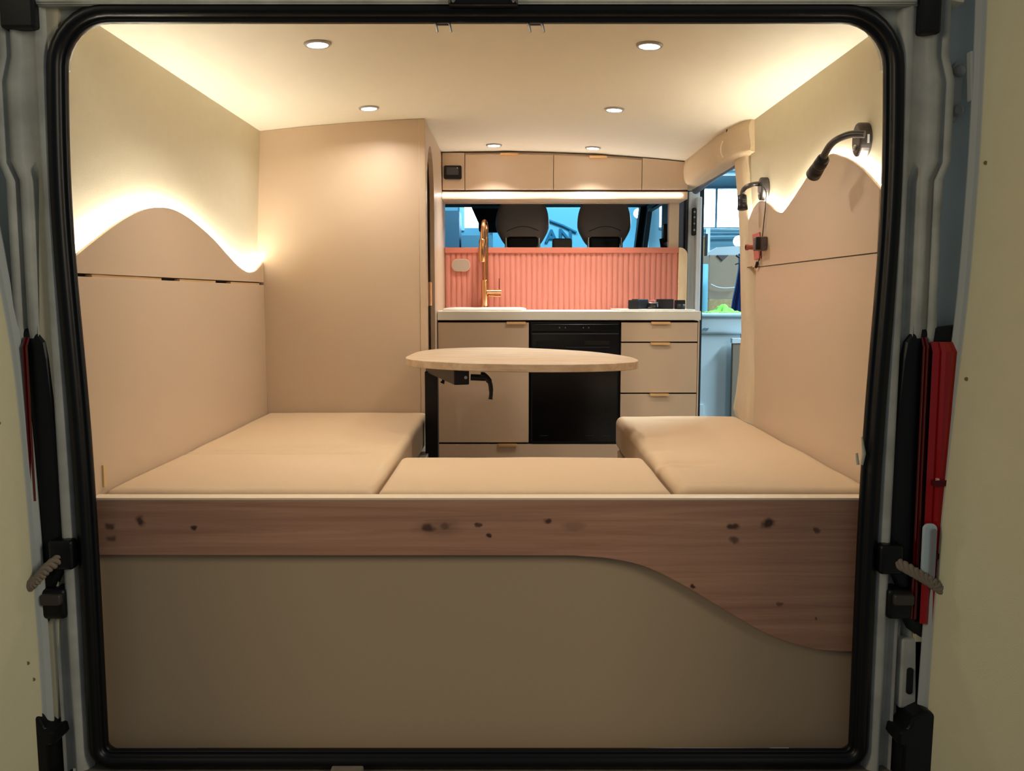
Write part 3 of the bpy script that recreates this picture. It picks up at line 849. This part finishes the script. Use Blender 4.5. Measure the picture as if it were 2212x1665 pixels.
# rear post of the doorway: soft rounded vertical strip, x about .83, y 1.15..1.33, flaring at foot and at the ceiling
t = thing('doorway_lining', 'carpet covered lining round the sliding door opening', 'lining', (.83, 1.25, 0))
m = MB(); rings = []
prof_l = [  # v, left px (doorway edge), right px (meeting wall)
    (252, 1598, 1625), (280, 1592, 1623), (290, 1590, 1616), (340, 1592, 1612), (400, 1597, 1614), (500, 1603, 1618), (640, 1606, 1622), (720, 1605, 1625), (760, 1602, 1628), (800, 1599, 1630), (840, 1595, 1630), (880, 1590, 1629), (905, 1586, 1628), (918, 1588, 1628)]
for v, ul, ur in prof_l:
    a = atX(ur, v, .832); b = atX(ul, v, .845)
    c = a.lerp(b, .5)
    ring_ = [Vector((.87, a.y - .005, a.z)), Vector((.831, a.y, a.z)), Vector((.824, a.y * .75 + b.y * .25, a.z)), Vector((.823, c.y, a.z)), Vector((.828, a.y * .2 + b.y * .8, a.z)), Vector((.84, b.y, a.z)), Vector((.87, b.y + .005, a.z))]
    n1 = mnoise.noise(Vector((v * .02, 3, 1))) * .004
    rings.append([p + Vector((n1, 0, 0)) if 1 < i < 5 else p for i, p in enumerate(ring_)])
rr = [[r[k] for r in rings] for k in range(7)]
rr = [catmull(r, 3) for r in rr]
m.loft([list(x) for x in zip(*rr)], sm=True)
m.build('rear_post', FELT, t)
# soft header: bulging strip from the ceiling line down to the top of the doorway
top_px = [(1625, 250), (1590, 273), (1550, 300), (1510, 327), (1468, 352)]
mid_px = [(1622, 285), (1585, 312), (1550, 330), (1500, 355), (1458, 376)]
bot_px = [(1612, 380), (1596, 352), (1560, 370), (1510, 395), (1482, 413)]
m = MB(); rings = []
yy = [1.235, 1.32, 1.55, 1.85, 2.15, 2.36]
for i, y in enumerate(yy):
    k = i / (len(yy) - 1)
    zt = 1.625; zb_ = 1.504 
    wv = mnoise.noise(Vector((y * 7, 2, 0))) * .006
    s_ = .042 * max(0, 1 - k / .35)
    rings.append([Vector((.875, y, zt + .03)), Vector((.80 + s_ * .6, y, zt + .004)), Vector((.784 + s_, y, zt - .015)), Vector((.777 + wv + s_, y, zt - .045)), Vector((.785 + wv + s_, y, zb_ + .02)), Vector((.803 + s_ * .5, y, zb_)), Vector((.84, y, zb_ - .006)), Vector((.875, y, zb_ - .004))])
rr = [[r[k] for r in rings] for k in range(8)]
rr = [catmull(r, 4) for r in rr]
rg = [list(x) for x in zip(*rr)]
rg = [catmull(r, 3) for r in rg]
for r_ in rg:
    for p in r_:
        p.x += mnoise.noise(Vector((p.y * 14, p.z * 18, 5))) * .004
m.loft(rg, sm=True)
m.add(rg[-1], [list(range(len(rg[-1])))]); m.add(rg[0], [list(range(len(rg[0])))])
m.build('header_pad', FELT, t)
m = MB()
rim = catmull([(.86, 1.285, .60), (.862, 1.30, .8), (.862, 1.325, 1.0), (.862, 1.345, 1.25), (.862, 1.38, 1.40), (.862, 1.43, 1.475), (.862, 1.52, 1.505), (.862, 1.8, 1.512), (.862, 2.12, 1.505), (.862, 2.33, 1.495)], 8)
m.tube(rim, .017, 10); m.build('rubber_seal', mat('grey_rubber', (92, 100, 116), .45), t)
m = MB()
for p in (atX(1560, 322, .775), ):
    m.tube(catmull([p + Vector((.002, 0, .03)), p + Vector((-.004, .004, .01)), p + Vector((-.004, .002, -.012)), p + Vector((.002, -.004, -.03))], 4), .003, 8)
m.build('seam', FELT, t)
tq = atX(1571, 283, .79)
MB().lathe([(.006, 0), (.006, -.003)], tq, 12, 'x').build('screw', GAP, t)

# front jamb of the sliding doorway
t = thing('door_jamb', 'grey front jamb of the sliding door opening with black connector', 'jamb', (.86, 2.42, 0))
MB().box(.846, .90, 2.41, 2.45, .0, 1.50).build('frame', mat('jamb_paint', (222, 222, 224), .5), t, bevel=.004)
MB().box(.792, .845, 2.412, 2.43, .0, 1.50).build('side_trim', mat('slate_trim', (92, 100, 120), .5), t)
MB().box(.878, .90, 2.36, 2.41, .0, 1.47).build('step', mat('pale_jamb', (226, 230, 234), .5), t, bevel=.004)
m = MB(); m.tube([(.834, 2.405, .9), (.834, 2.405, 1.5)], .008, 8); m.build('rubber_edge', RUBBER, t)
m = MB().rbox(.858, .876, 2.37, 2.40, 1.29, 1.42, .006, 4); m.build('connector', BLACKP, t)
for z in (1.315, 1.345, 1.375, 1.40):
    MB().lathe([(.005, -.002), (.004, .0)], (.867, 2.369, z), 10, 'y').build('contact_pin', GREYTRIM, t)

# ============================================================ reading lamps
def reading_lamp(c, path, head, label, sc_=1.0):
    # c: centre of the wall mount on the lining; path: gooseneck points; head: (start, end)
    t = thing('reading_lamp', label, 'lamp', c)
    c = Vector(c)
    pts = []
    R1 = .034 * sc_
    for k in range(32):
        a = 2 * math.pi * k / 32
        pts.append((c.y + .028 * sc_ * math.cos(a), c.z + .040 * sc_ * math.sin(a)))
    MB().prism(pts, 'x', c.x, c.x - .030 * sc_).build('wall_mount', LAMPG, t, bevel=.006, seg=3)
    MB().lathe([(.007, 0), (.007, -.003), (.004, -.005)], (c.x - .030 * sc_, c.y, c.z - .018 * sc_), 16, 'x').build('switch', STEEL, t)
    if sc_ == 1.0: MB().box(c.x - .014, c.x - .009, c.y - .029 * sc_, c.y - .0275 * sc_, c.z - .012, c.z + .008).build('usb_port', mat('white_mark', (220, 220, 225), .4), t)
    MB().tube(catmull(path, 8), .0085 * sc_, 12).build('gooseneck', LAMPG, t)
    a, b = Vector(head[0]), Vector(head[1]); d = (b - a).normalized(); L = (b - a).length
    cyl = []
    for f, r in ((0, .010), (.02, .0145), (.35, .0155), (.40, .0155), (.42, .0135), (.45, .0155), (.49, .0155), (.51, .0135), (.54, .0155), (.58, .0155), (.60, .0135), (.63, .016), (1.0, .0175), (1.0, .013)):
        cyl.append((a + d * L * f, r * sc_ * 1.05))
    MB().tube([p for p, r in cyl], [r for p, r in cyl], 24).build('lamp_head', mat('lamp_dark', (50, 47, 50), .4, metal=.5), t)
    return t
w0 = wallx(1.36, 1)
A = atX(1876, 302, w0)
cc = Vector((w0, A.y, A.z + .0))
neck_px = [(1868, 290, .032), (1840, 290, .055), (1815, 298, .075), (1795, 312, .088), (1782, 332, .094), (1776, 345, .096)]
path = [atX(u, v, w0 - o_) for u, v, o_ in neck_px]
reading_lamp(cc, path, (atX(1779, 343, w0 - .096), atX(1757, 377, w0 - .098)), 'black gooseneck reading lamp nearest the rear door, above the right headboard')
w1 = wallx(1.33, 1)
A = atX(1646, 408, w1 - .02)
path = [atX(u, v, w1 - o_) for u, v, o_ in [(1638, 397, .03), (1625, 399, .05), (1612, 404, .065), (1605, 412, .07), (1603, 424, .072)]]
reading_lamp(Vector((w1, A.y, A.z)), path, (atX(1603, 422, w1 - .072), atX(1604, 452, w1 - .072)), 'gooseneck reading lamp beside the sliding door opening, cable hanging from it', .95)

t = thing('hanging_cable', 'thin black cable with plug hanging below the far reading lamp', 'cable', (.825, 1.13, 1.1))
pth = [atX(u, v, .824) for u, v in [(1650, 405), (1655, 415), (1654, 440), (1650, 480), (1645, 530), (1640, 560), (1636, 568)]]
MB().tube(catmull(pth, 5), .0016, 8).build('cord', DARKP, t)
MB().tube([atX(1636, 567, .824), atX(1633, 577, .824)], .005, 10).build('plug', DARKP, t)
MB().tube([atX(1633, 577, .824), atX(1631, 583, .824)], .0035, 10).build('plug_tip', BRASS, t)
t = thing('coral_coat_hook', 'coral plate with a round peg on the right wave panel', 'hook', (.825, 1.1, 1.17))
P1 = [atX(u, v, .828) for u, v in ((1627, 506), (1642, 501), (1645, 558), (1631, 561))]
MB().prism([(p.y, p.z) for p in P1], 'x', .8295, .824).build('plate', CORALD, t, bevel=.0015)
a = atX(1638, 534, .822); MB().tube([a, a + Vector((-.042, 0, 0))], [.008, .008], 16).tube([a + Vector((-.034, 0, 0)), a + Vector((-.042, 0, 0))], .010, 16).build('peg', CORALD, t)
t = thing('usb_socket', 'small black box socket on the right wave panel', 'socket', (.82, 1.04, 1.17))
a = atX(1650, 527, .829)
m = MB().rbox(.796, .8295, a.y - .04, a.y + .012, a.z - .022, a.z + .022, .004, 3); m.build('body', mat('socket_grey', (96, 84, 84), .5), t)
MB().rbox(.790, .806, a.y - .048, a.y - .038, a.z - .021, a.z + .021, .004, 3).build('face', BLACKP, t)
w2 = MB().obox(atX(1619, 577, .828), (.0015, 0, 0), (0, .03, 0), (0, 0, .0015)); tag(w2.build('metal_pin', mat('pin_brown', (110, 70, 50), .5), loc=tuple(atX(1619, 577, .828))), 'thin brown pin sticking from the end of right headboard seam', 'pin')

# ============================================================ CAB
def seat(x, label, wid=.145, arc=0):
    t = thing('cab_seat', label, 'seat', (x, 2.9, .35), 'cab seats')
    def ring(z, w, d, yc):
        pts = []
        for k in range(40):
            a = 2 * math.pi * k / 40; ca, sa = math.cos(a), math.sin(a)
            pts.append(Vector((x + w * math.copysign(abs(ca) ** .6, ca), yc + d * math.copysign(abs(sa) ** .7, sa), z)))
        return pts
    hr = [(1.262, .060, .03), (1.266, .080, .040), (1.29, .104, .050), (1.32, .122, .057), (1.35, .137, .060), (1.38, .144, .062), (1.42, .142, .060), (1.46, .133, .058), (1.50, .116, .054), (1.53, .096, .045), (1.542, .075, .03), (1.546, .03, .012)]
    hr = [(p.x, p.y, p.z) for p in catmull([(a, b, c) for a, b, c in hr], 5)]
    MB().loft([ring(z, w_ * wid / .145, d, 2.93) for z, w_, d in hr], closed=True, caps=True).build('headrest', LEATHER, t)
    m = MB()
    sp = [(x + (-.085 + .17 * k / 10), 2.868, 1.343 + .028 * math.sin(math.pi * (k + .3) / 11)) for k in range(11)]
    m.tube(catmull(sp, 3), .0016, 6); m.build('seam', DARKP, t)
    MB().rbox(x - .080, x + .080, 2.862, 2.96, 1.245, 1.318, .012, 4).build('headrest_base', LEATHERD, t)
    for s in (-1, 1):
        MB().tube([(x + s * .088, 2.868, 1.2), (x + s * .088, 2.868, 1.312)], .0065, 10).build('headrest_post', STEEL, t)
    br = [(.78, .22, .07), (.85, .235, .085), (1.0, .23, .08), (1.15, .20, .065), (1.205, .17, .05), (1.22, .12, .03)]
    MB().loft([ring(z, w_, d, 2.94) for z, w_, d in br], closed=True, caps=True).build('backrest', LEATHERD, t)
    MB().rbox(x - .23, x + .23, 2.9, 3.4, .42, .56, .04, 6).build('seat_base', LEATHERD, t)
    return t
seat(.056, 'cab seat with dark leather headrest behind the faucet')
seat(.495, 'cab seat with dark leather headrest nearest the sliding door')
t = thing('middle_headrest', 'small grey headrest between the two cab seats', 'headrest', (.275, 3.0, 1.18))
MB().rbox(.222, .330, 3.0, 3.06, 1.22, 1.318, .015, 5).build('pad', mat('grey_pad', (128, 128, 122), .7), t)
MB().tube([(.25, 3.03, 1.1), (.25, 3.03, 1.23)], .006, 8).build('post', STEEL, t); MB().tube([(.30, 3.03, 1.1), (.30, 3.03, 1.23)], .006, 8).build('post', STEEL, t)

struct(B(-1.0, .95, 2.45, 4.2, 1.603, 1.64).build('trim_11', LINER), 'dark cab roof lining')
m = MB(); m.prism([(2.45, .0), (4.7, .0), (4.7, 1.02), (4.2, 1.603), (4.05, 1.603), (4.05, 1.56), (4.45, 1.05), (3.25, 1.05), (3.22, 1.5), (3.3, 1.56), (4.05, 1.56), (4.05, 1.603), (2.45, 1.603)], 'x', .90, .93)
struct(m.build('trim_12', CABD), 'dark cab door and window frame on the right')
MB().tube(catmull([(.885, 3.16, 1.05), (.885, 3.18, 1.35), (.885, 3.22, 1.5), (.885, 3.4, 1.57), (.885, 3.9, 1.58)], 6), .014, 8).build('trim_13', CABD)['kind'] = 'structure'
m = MB(); m.obox((.895, 4.42, 1.33), (.03, 0, 0), (0, .03, .02), (0, .27, -.31)); struct(m.build('trim_14', CABD), 'dark windscreen pillar at the right')
struct(MB().box(-1.0, .93, 4.15, 4.75, .3, .98).build('trim_15', CABD), 'dark dashboard')
struct(MB().box(-1.03, -1.0, 2.45, 4.7, 0, 1.6).build('trim_16', CABD))
# windscreen
WG = bpy.data.materials.new('windscreen_glass'); WG.use_nodes = True
nt = WG.node_tree; nt.nodes.clear()
o_ = nt.nodes.new('ShaderNodeOutputMaterial'); mx = nt.nodes.new('ShaderNodeMixShader'); tr = nt.nodes.new('ShaderNodeBsdfTransparent'); gl = nt.nodes.new('ShaderNodeBsdfGlossy')
tr.inputs[0].default_value = (.80, .93, .98, 1); gl.inputs['Roughness'].default_value = .05; mx.inputs[0].default_value = .06
nt.links.new(tr.outputs[0], mx.inputs[1]); nt.links.new(gl.outputs[0], mx.inputs[2]); nt.links.new(mx.outputs[0], o_.inputs[0])
m = MB(); m.prism([(4.205, 1.60), (4.215, 1.60), (4.735, .99), (4.725, .99)], 'x', -1.0, .90)
struct(m.build('window_1', WG), 'van windscreen seen through the cab')
t = thing('rear_view_mirror', 'black mirror and sensor housing at the top of the windscreen', 'mirror', (-.17, 4.2, 1.6))
MB().prism([(-.275, 1.60), (-.07, 1.60), (-.09, 1.50), (-.095, 1.47), (-.205, 1.47), (-.23, 1.5)], 'y', 4.12, 4.17).build('sensor_housing', BLACKP, t, bevel=.006)
MB().prism(rrect(-.222, -.0, 1.425, 1.495, .02), 'y', 4.07, 4.10).build('mirror_body', mat('mirror_back', (30, 44, 60), .3), t, bevel=.008)
t = thing('sun_visor', 'folded grey sun visor under the cab roof', 'visor', (-.2, 4.0, 1.58))
MB().rbox(-.26, .2, 3.72, 3.9, 1.565, 1.595, .012, 4).build('pad', LINER, t)
t = thing('seat_belt_guide', 'black seat belt guide on the right cab pillar', 'seat belt', (.765, 2.56, 1.23))
struct(B(.785, .93, 2.58, 2.80, 0, 1.603).build('trim_20', CABD))
MB().rbox(.752, .780, 2.55, 2.582, 1.27, 1.36, .008, 4).build('guide', BLACKP, t)
MB().obox((.765, 2.57, 1.22), (.018, 0, .004), (0, .001, 0), (-.012, 0, .07)).build('belt', DARKP, t)
MB().lathe([(.012, 0), (.012, -.01), (.008, -.014)], (.765, 2.55, 1.26), 16, 'y').build('bolt', STEEL, t)

# ============================================================ GARAGE
struct(B(-6, 6, -6, 8, -.62, -.57).build('trim_17', GFLOOR), 'garage floor')
# front wall with two window openings; the windows sit in front plane as glazed units
GY = 7.5
W1 = (atY(1003, 440, GY).x, atY(1033, 440, GY).x); WZ1 = (1.72, 2.10)
W2 = (1.55, 3.6); WZ2 = (1.725, 2.12)
m = MB()
xs_ = [-6, W1[0], W1[1], W2[0], W2[1], 6]
def wal(x0, x1, z0, z1): m.box(x0, x1, GY, GY + .15, z0, z1)
wal(-6, W1[0], -.57, 3.4); wal(W1[0], W1[1], -.57, WZ1[0]); wal(W1[0], W1[1], WZ1[1], 3.4); wal(W1[1], W2[0], -.57, 3.4)
wal(W2[0], W2[1], -.57, WZ2[0]); wal(W2[0], W2[1], WZ2[1], 3.4); wal(W2[1], 6, -.57, 3.4)
struct(m.build('wall_back', GWALL), 'blue lit garage wall')
struct(B(-6, 6, 1.5, 7.65, 3.4, 3.5).build('trim_18', GCEIL), 'garage ceiling')
struct(B(5.9, 6.0, 1.5, 7.5, -.57, 3.4).build('trim_19', GWALL), 'garage side wall')
o = struct(B(W1[0], W1[1], GY + .05, GY + .06, *WZ1).build('window_2', GLASSPANE), 'bright garage window left of the mirror')
MB().box(W1[0] - .05, W1[0], GY - .02, GY + .05, WZ1[0] - .03, WZ1[1]).build('window_frame', mat('bright_frame', (170, 220, 235), .5), o)
o = struct(B(W2[0], W2[1], GY + .05, GY + .06, *WZ2).build('window_3', GLASSPANE), 'bright garage window beyond the sliding door')
xm = atY(1547, 450, GY).x
m = MB()
for k in range(-1, 4): m.box(xm - .012 + k * .56, xm + .012 + k * .56, GY - .01, GY + .05, *WZ2)
m.box(W2[0], W2[1], GY - .02, GY + .05, WZ2[0] - .025, WZ2[0]); m.box(W2[0], W2[1], GY - .02, GY + .05, WZ2[1], WZ2[1] + .02)
m.build('window_frame', mat('steel_blue_frame', (90, 128, 150), .5), o)
# beams under the garage roof
t = thing('roof_beam', 'pale steel beam above the garage windows', 'beam', (2.4, 6.9, 2.2))
MB().box(1.2, 5.5, 6.9, 6.95, 2.185, 2.205).build('lower_flange', mat('beam_blue', (110, 160, 190), .5), t)
MB().box(1.2, 5.5, 6.9, 7.0, 2.24, 2.6).build('web', GCEIL, t)

# cyan sheet with lettering in front of the windscreen
t = thing('hanging_banner', 'cyan banner with dark lettering AN seen between the headrests', 'banner', (.6, 7.4, 1.3))
MB().box(-.2, 1.42, 7.38, 7.385, 1.2, 2.02).build('sheet', CYAN, t)
for x in (-.15, 1.37): MB().tube([(x, 7.3825, 2.01), (x, 7.3825, 3.41)], .006, 6).build('cord', CYAND, t)
def text(s, x, z, size, y, m, parent, nm='lettering'):
    cu = bpy.data.curves.new(nm, 'FONT'); cu.body = s; cu.size = size; cu.extrude = .002; cu.bevel_depth = .006; cu.bevel_resolution = 0
    tmp = bpy.data.objects.new('tmp', cu); COL.objects.link(tmp)
    dg = bpy.context.evaluated_depsgraph_get(); me = bpy.data.meshes.new_from_object(tmp.evaluated_get(dg))
    bpy.data.objects.remove(tmp)
    o = bpy.data.objects.new(nm, me); COL.objects.link(o); me.materials.clear(); me.materials.append(m)
    o.parent = parent; o.location = Vector((x, y, z)) - wloc(parent); o.rotation_euler = (math.pi / 2, 0, 0)
    return o
pa = atY(1178, 524, 7.37); text('A', pa.x, pa.z, .19, 7.37, CYAND, t)
pa = atY(1206, 522, 7.37); text('N', pa.x, pa.z, .19, 7.37, CYAND, t)
m = MB(); m.tube([atY(u, v, 7.37) for u, v in ((1150, 468), (1185, 476), (1215, 487), (1245, 502))], .014, 8); m.build('printed_arc', CYAND, t)
t = thing('work_lamp', 'small bright lamp seen past the right headrest', 'lamp', (1.25, 7.0, 1.8))
pl_ = atY(1377, 462, 7.0)
MB().tube([(pl_.x, 6.99, -.57), (pl_.x, 6.99, pl_.z)], .012, 8).build('stand', GREYTRIM, t)
MB().lathe([(.035, 0), (.035, -.05), (.05, -.06)], pl_, 20, 'y').build('housing', GREYTRIM, t)
MB().lathe([(.045, -.062), (.045, -.068)], pl_, 20, 'y').build('bulb', mat('lamp_glow', (255, 255, 255), .5, emit=(.7, .93, 1.0), es=25.0), t)
# blurred stack of equipment behind the left of the windscreen
t = thing('shelf_cupboard', 'dusky blue cupboard standing by the garage wall on the left', 'cupboard', (-.7, 6.9, -.57))
MB().box(-1.2, -.52, 6.9, 7.3, -.57, 1.84).build('body', mat('dusk_blue', (80, 108, 124), .6), t)
MB().box(-.50, -.2, 6.9, 7.3, -.57, 1.60).build('side_unit', mat('mid_blue', (98, 136, 152), .6), t)

# things outside the sliding door
def pxbox(u0, u1, v0, v1, y, dep=.3, zb=None):
    a = atY(u0, v0, y); b = atY(u1, v1, y)
    return B(a.x, b.x, y, y + dep, zb if zb is not None else b.z, a.z)
t = thing('white_container', 'white lidded plastic container with green cloth on its lid', 'container', tuple(atY(1550, 900, 4.0)))
a = atY(1511, 683, 4.0); b = atY(1625, 722, 4.0); zfl = -.57
m = MB().rbox(a.x, b.x, 4.0, 4.5, b.z, a.z, .02, 4); m.build('bin', PWHITE, t)
m = MB().rbox(a.x - .01, b.x + .01, 3.985, 4.51, a.z - .005, a.z + .02, .01, 4); m.build('lid', mat('pale_lid', (196, 234, 240), .4), t)
lg = MB()
q = atY(1520, 711, 3.995)
for i in range(4):
    c0 = q + Vector((i * .010, 0, .002 * (i % 2)))
    lg.tube(catmull([c0 + Vector((.004 * math.cos(a_), 0, .006 * math.sin(a_))) for a_ in (0, 1.3, 2.6, 3.9, 5.0)], 3), .0015, 6)
lg.build('printed_mark', CYAND, t)
t = thing('white_cabinet', 'tall pale cabinet standing under the plastic container outside the door', 'cabinet', tuple(atY(1550, 900, 4.02)))
aa = atY(1511, 724, 4.02); bb = atY(1600, 724, 4.02)
MB().box(aa.x - .05, bb.x, 4.02, 4.5, -.57, b.z - .001).build('body', PWHITE, t, bevel=.005)
MB().box(aa.x, aa.x + .035, 4.005, 4.02, -.57, atY(1520, 874, 4.0).z).build('edge_block', mat('pale_block', (220, 236, 240), .5), t)
t = thing('brown_board', 'brown board with a white top edge leaning against the pale cabinet', 'board', tuple(atY(1595, 900, 3.9)))
pxbox(1583, 1640, 742, 860, 3.94, .04, -.57).build('board', CARD, t, bevel=.003)
pxbox(1582, 1640, 731, 741, 3.935, .045).build('cover', mat('white_paper', (226, 236, 240), .6), t)
# cloth
m = MB(); n = 22
cl = atY(1562, 677, 4.2)
g = []
for i in range(n + 1):
    row = []
    for j in range(n + 1):
        u_, v_ = i / n - .5, j / n - .5
        h = .045 * math.exp(-((u_ - .02) ** 2 + v_ ** 2) * 16) + .018 * abs(mnoise.noise(Vector((u_ * 7, v_ * 7, 1)))) * 1.6
        edge = .6 + .4 * abs(math.sin(3 * math.atan2(v_, u_)))
        row.append(Vector((cl.x + u_ * .26 * edge, 4.2 + v_ * .22 * edge, a.z + .0205 + max(0, h) * (1 - 1.6 * max(abs(u_), abs(v_)) + .25))))
    g.append(row)
m.loft(g, sm=True); o = m.build('cleaning_cloth', GREEN, loc=(cl.x, 4.2, a.z + .02))
so = o.modifiers.new('solid', 'SOLIDIFY'); so.thickness = .004; so.offset = 1
tag(o, 'lime green cloth crumpled on the white container lid', 'cloth')

t = thing('foam_roll', 'light blue foam sheet curled upright behind the container', 'foam sheet', tuple(atY(1520, 680, 5.2)))
c0 = atY(1506, 570, 5.2); c1 = atY(1538, 570, 5.2)
pts = []
for k in range(13):
    a_ = math.pi * (.95 - .75 * k / 12); pts.append((c1.x - .02 + (c1.x - c0.x) * (math.cos(a_) * .95 - .0) * .62 - .05, 5.2 + .16 - .16 * math.sin(a_)))
pp = pts + [(x, y + .02) for x, y in reversed(pts)]
MB().prism(pp, 'z', -.57, c0.z).build('sheet', LBLUE, t)
t = thing('chipboard_sheet', 'narrow chipboard panel leaning outside behind the foam sheet', 'board', tuple(atY(1515, 565, 6.0)))
pxbox(1498, 1524, 512, 560, 6.0, .03, -.57).build('board', OSB, t)
pxbox(1524, 1528, 505, 560, 5.99, .04, -.57).build('edge', CABD, t)
t = thing('white_post', 'pale upright post between chipboard panel and cardboard', 'post', tuple(atY(1531, 565, 6.0)))
pxbox(1528, 1533, 492, 560, 6.02, .05, -.57).build('post', PWHITE, t)
t = thing('cardboard_box', 'large open cardboard box seen through the sliding doorway', 'box', tuple(atY(1570, 700, 5.6)))
a = atY(1533, 551, 5.6); b = atY(1640, 645, 5.6)
MB().box(a.x, b.x, 5.6, 6.2, b.z, a.z).build('body', CARD, t, bevel=.002)
tri_ = [atY(u, v, 5.59) for u, v in ((1549, 551), (1574, 551), (1561, 563))]
MB().prism([(p.x, p.z) for p in tri_], 'y', 5.585, 5.599).build('flap_notch', mat('shadow_card', (84, 78, 80), .8), t)
MB().prism([(p.x, p.z) for p in [atY(u, v, 5.6) for u, v in ((1531, 551), (1531, 544), (1550, 534), (1612, 530), (1612, 551))]], 'y', 5.6, 5.63).build('raised_flap', mat('pale_flap', (176, 190, 196), .8), t)
t = thing('osb_crate', 'chipboard crate on the floor below the cardboard box', 'crate', tuple(atY(1570, 800, 5.58)))
MB().box(a.x, b.x, 5.58, 6.2, -.57, b.z - .004).build('body', OSB, t, bevel=.002)
t = thing('cable_loop', 'thin white cable drooping across the cardboard box', 'cable', tuple(atY(1560, 620, 5.5)))
MB().tube(catmull([atY(u, v, 5.55) for u, v in ((1536, 614), (1550, 620), (1565, 622), (1585, 621), (1592, 619))], 5), .004, 8).build('cord', PWHITE, t)
t = thing('tarpaulin_bundle', 'navy blue tarpaulin bundle leaning beside the sliding door', 'bundle', tuple(atY(1592, 690, 4.9)))
rings = []
for v, u0, u1 in ((548, 1596, 1616), (562, 1596, 1618), (580, 1595, 1620), (610, 1590, 1622), (650, 1582, 1624), (690, 1576, 1628), (1100, 1568, 1634)):
    p, q = atY(u0, v, 4.9), atY(u1, v, 4.9); c = (p + q) / 2; r = (q.x - p.x) / 2
    rings.append([Vector((c.x + r * math.cos(k * math.pi / 16), 4.9 + .06 * math.sin(k * math.pi / 16) * (1 + .5 * math.sin(k * 2.2)), p.z)) for k in range(32)])
MB().loft(rings, closed=True, caps=True).build('folds', NAVY, t)
m = MB(); m.tube(catmull([atY(u, v, 4.84) for u, v in ((1590, 551), (1598, 556), (1606, 552))], 4), .008, 8); m.tube(catmull([atY(u, v, 4.84) for u, v in ((1588, 571), (1597, 568), (1608, 566))], 4), .005, 8); m.build('tie', CABD, t)
t = thing('wall_pipes', 'pale pipes running along the garage wall under the windows', 'pipes', tuple(atY(1560, 500, 7.4)))
for (v0, v1, r) in ((496, 498, .016), (503, 502, .010), (512, 510, .012)):
    MB().tube([atY(1505, v0, 7.42), atY(1570, (v0 + v1) / 2, 7.42), atY(1650, v1, 7.42)], r, 10).build('pipe', mat('pale_pipe', (130, 180, 200), .5), t)
t = thing('work_lamp', 'bright round lamp glowing at the doorway edge above the boxes', 'lamp', tuple(atY(1590, 522, 7.0)))
pl_ = atY(1592, 522, 5.9)
MB().lathe([(.035, 0), (.035, -.05), (.05, -.06)], pl_, 24, 'y').build('housing', GREYTRIM, t)
MB().lathe([(.046, -.062), (.046, -.068)], pl_, 24, 'y').build('bulb', mat('lamp_glow', (255, 255, 255), .5), t)
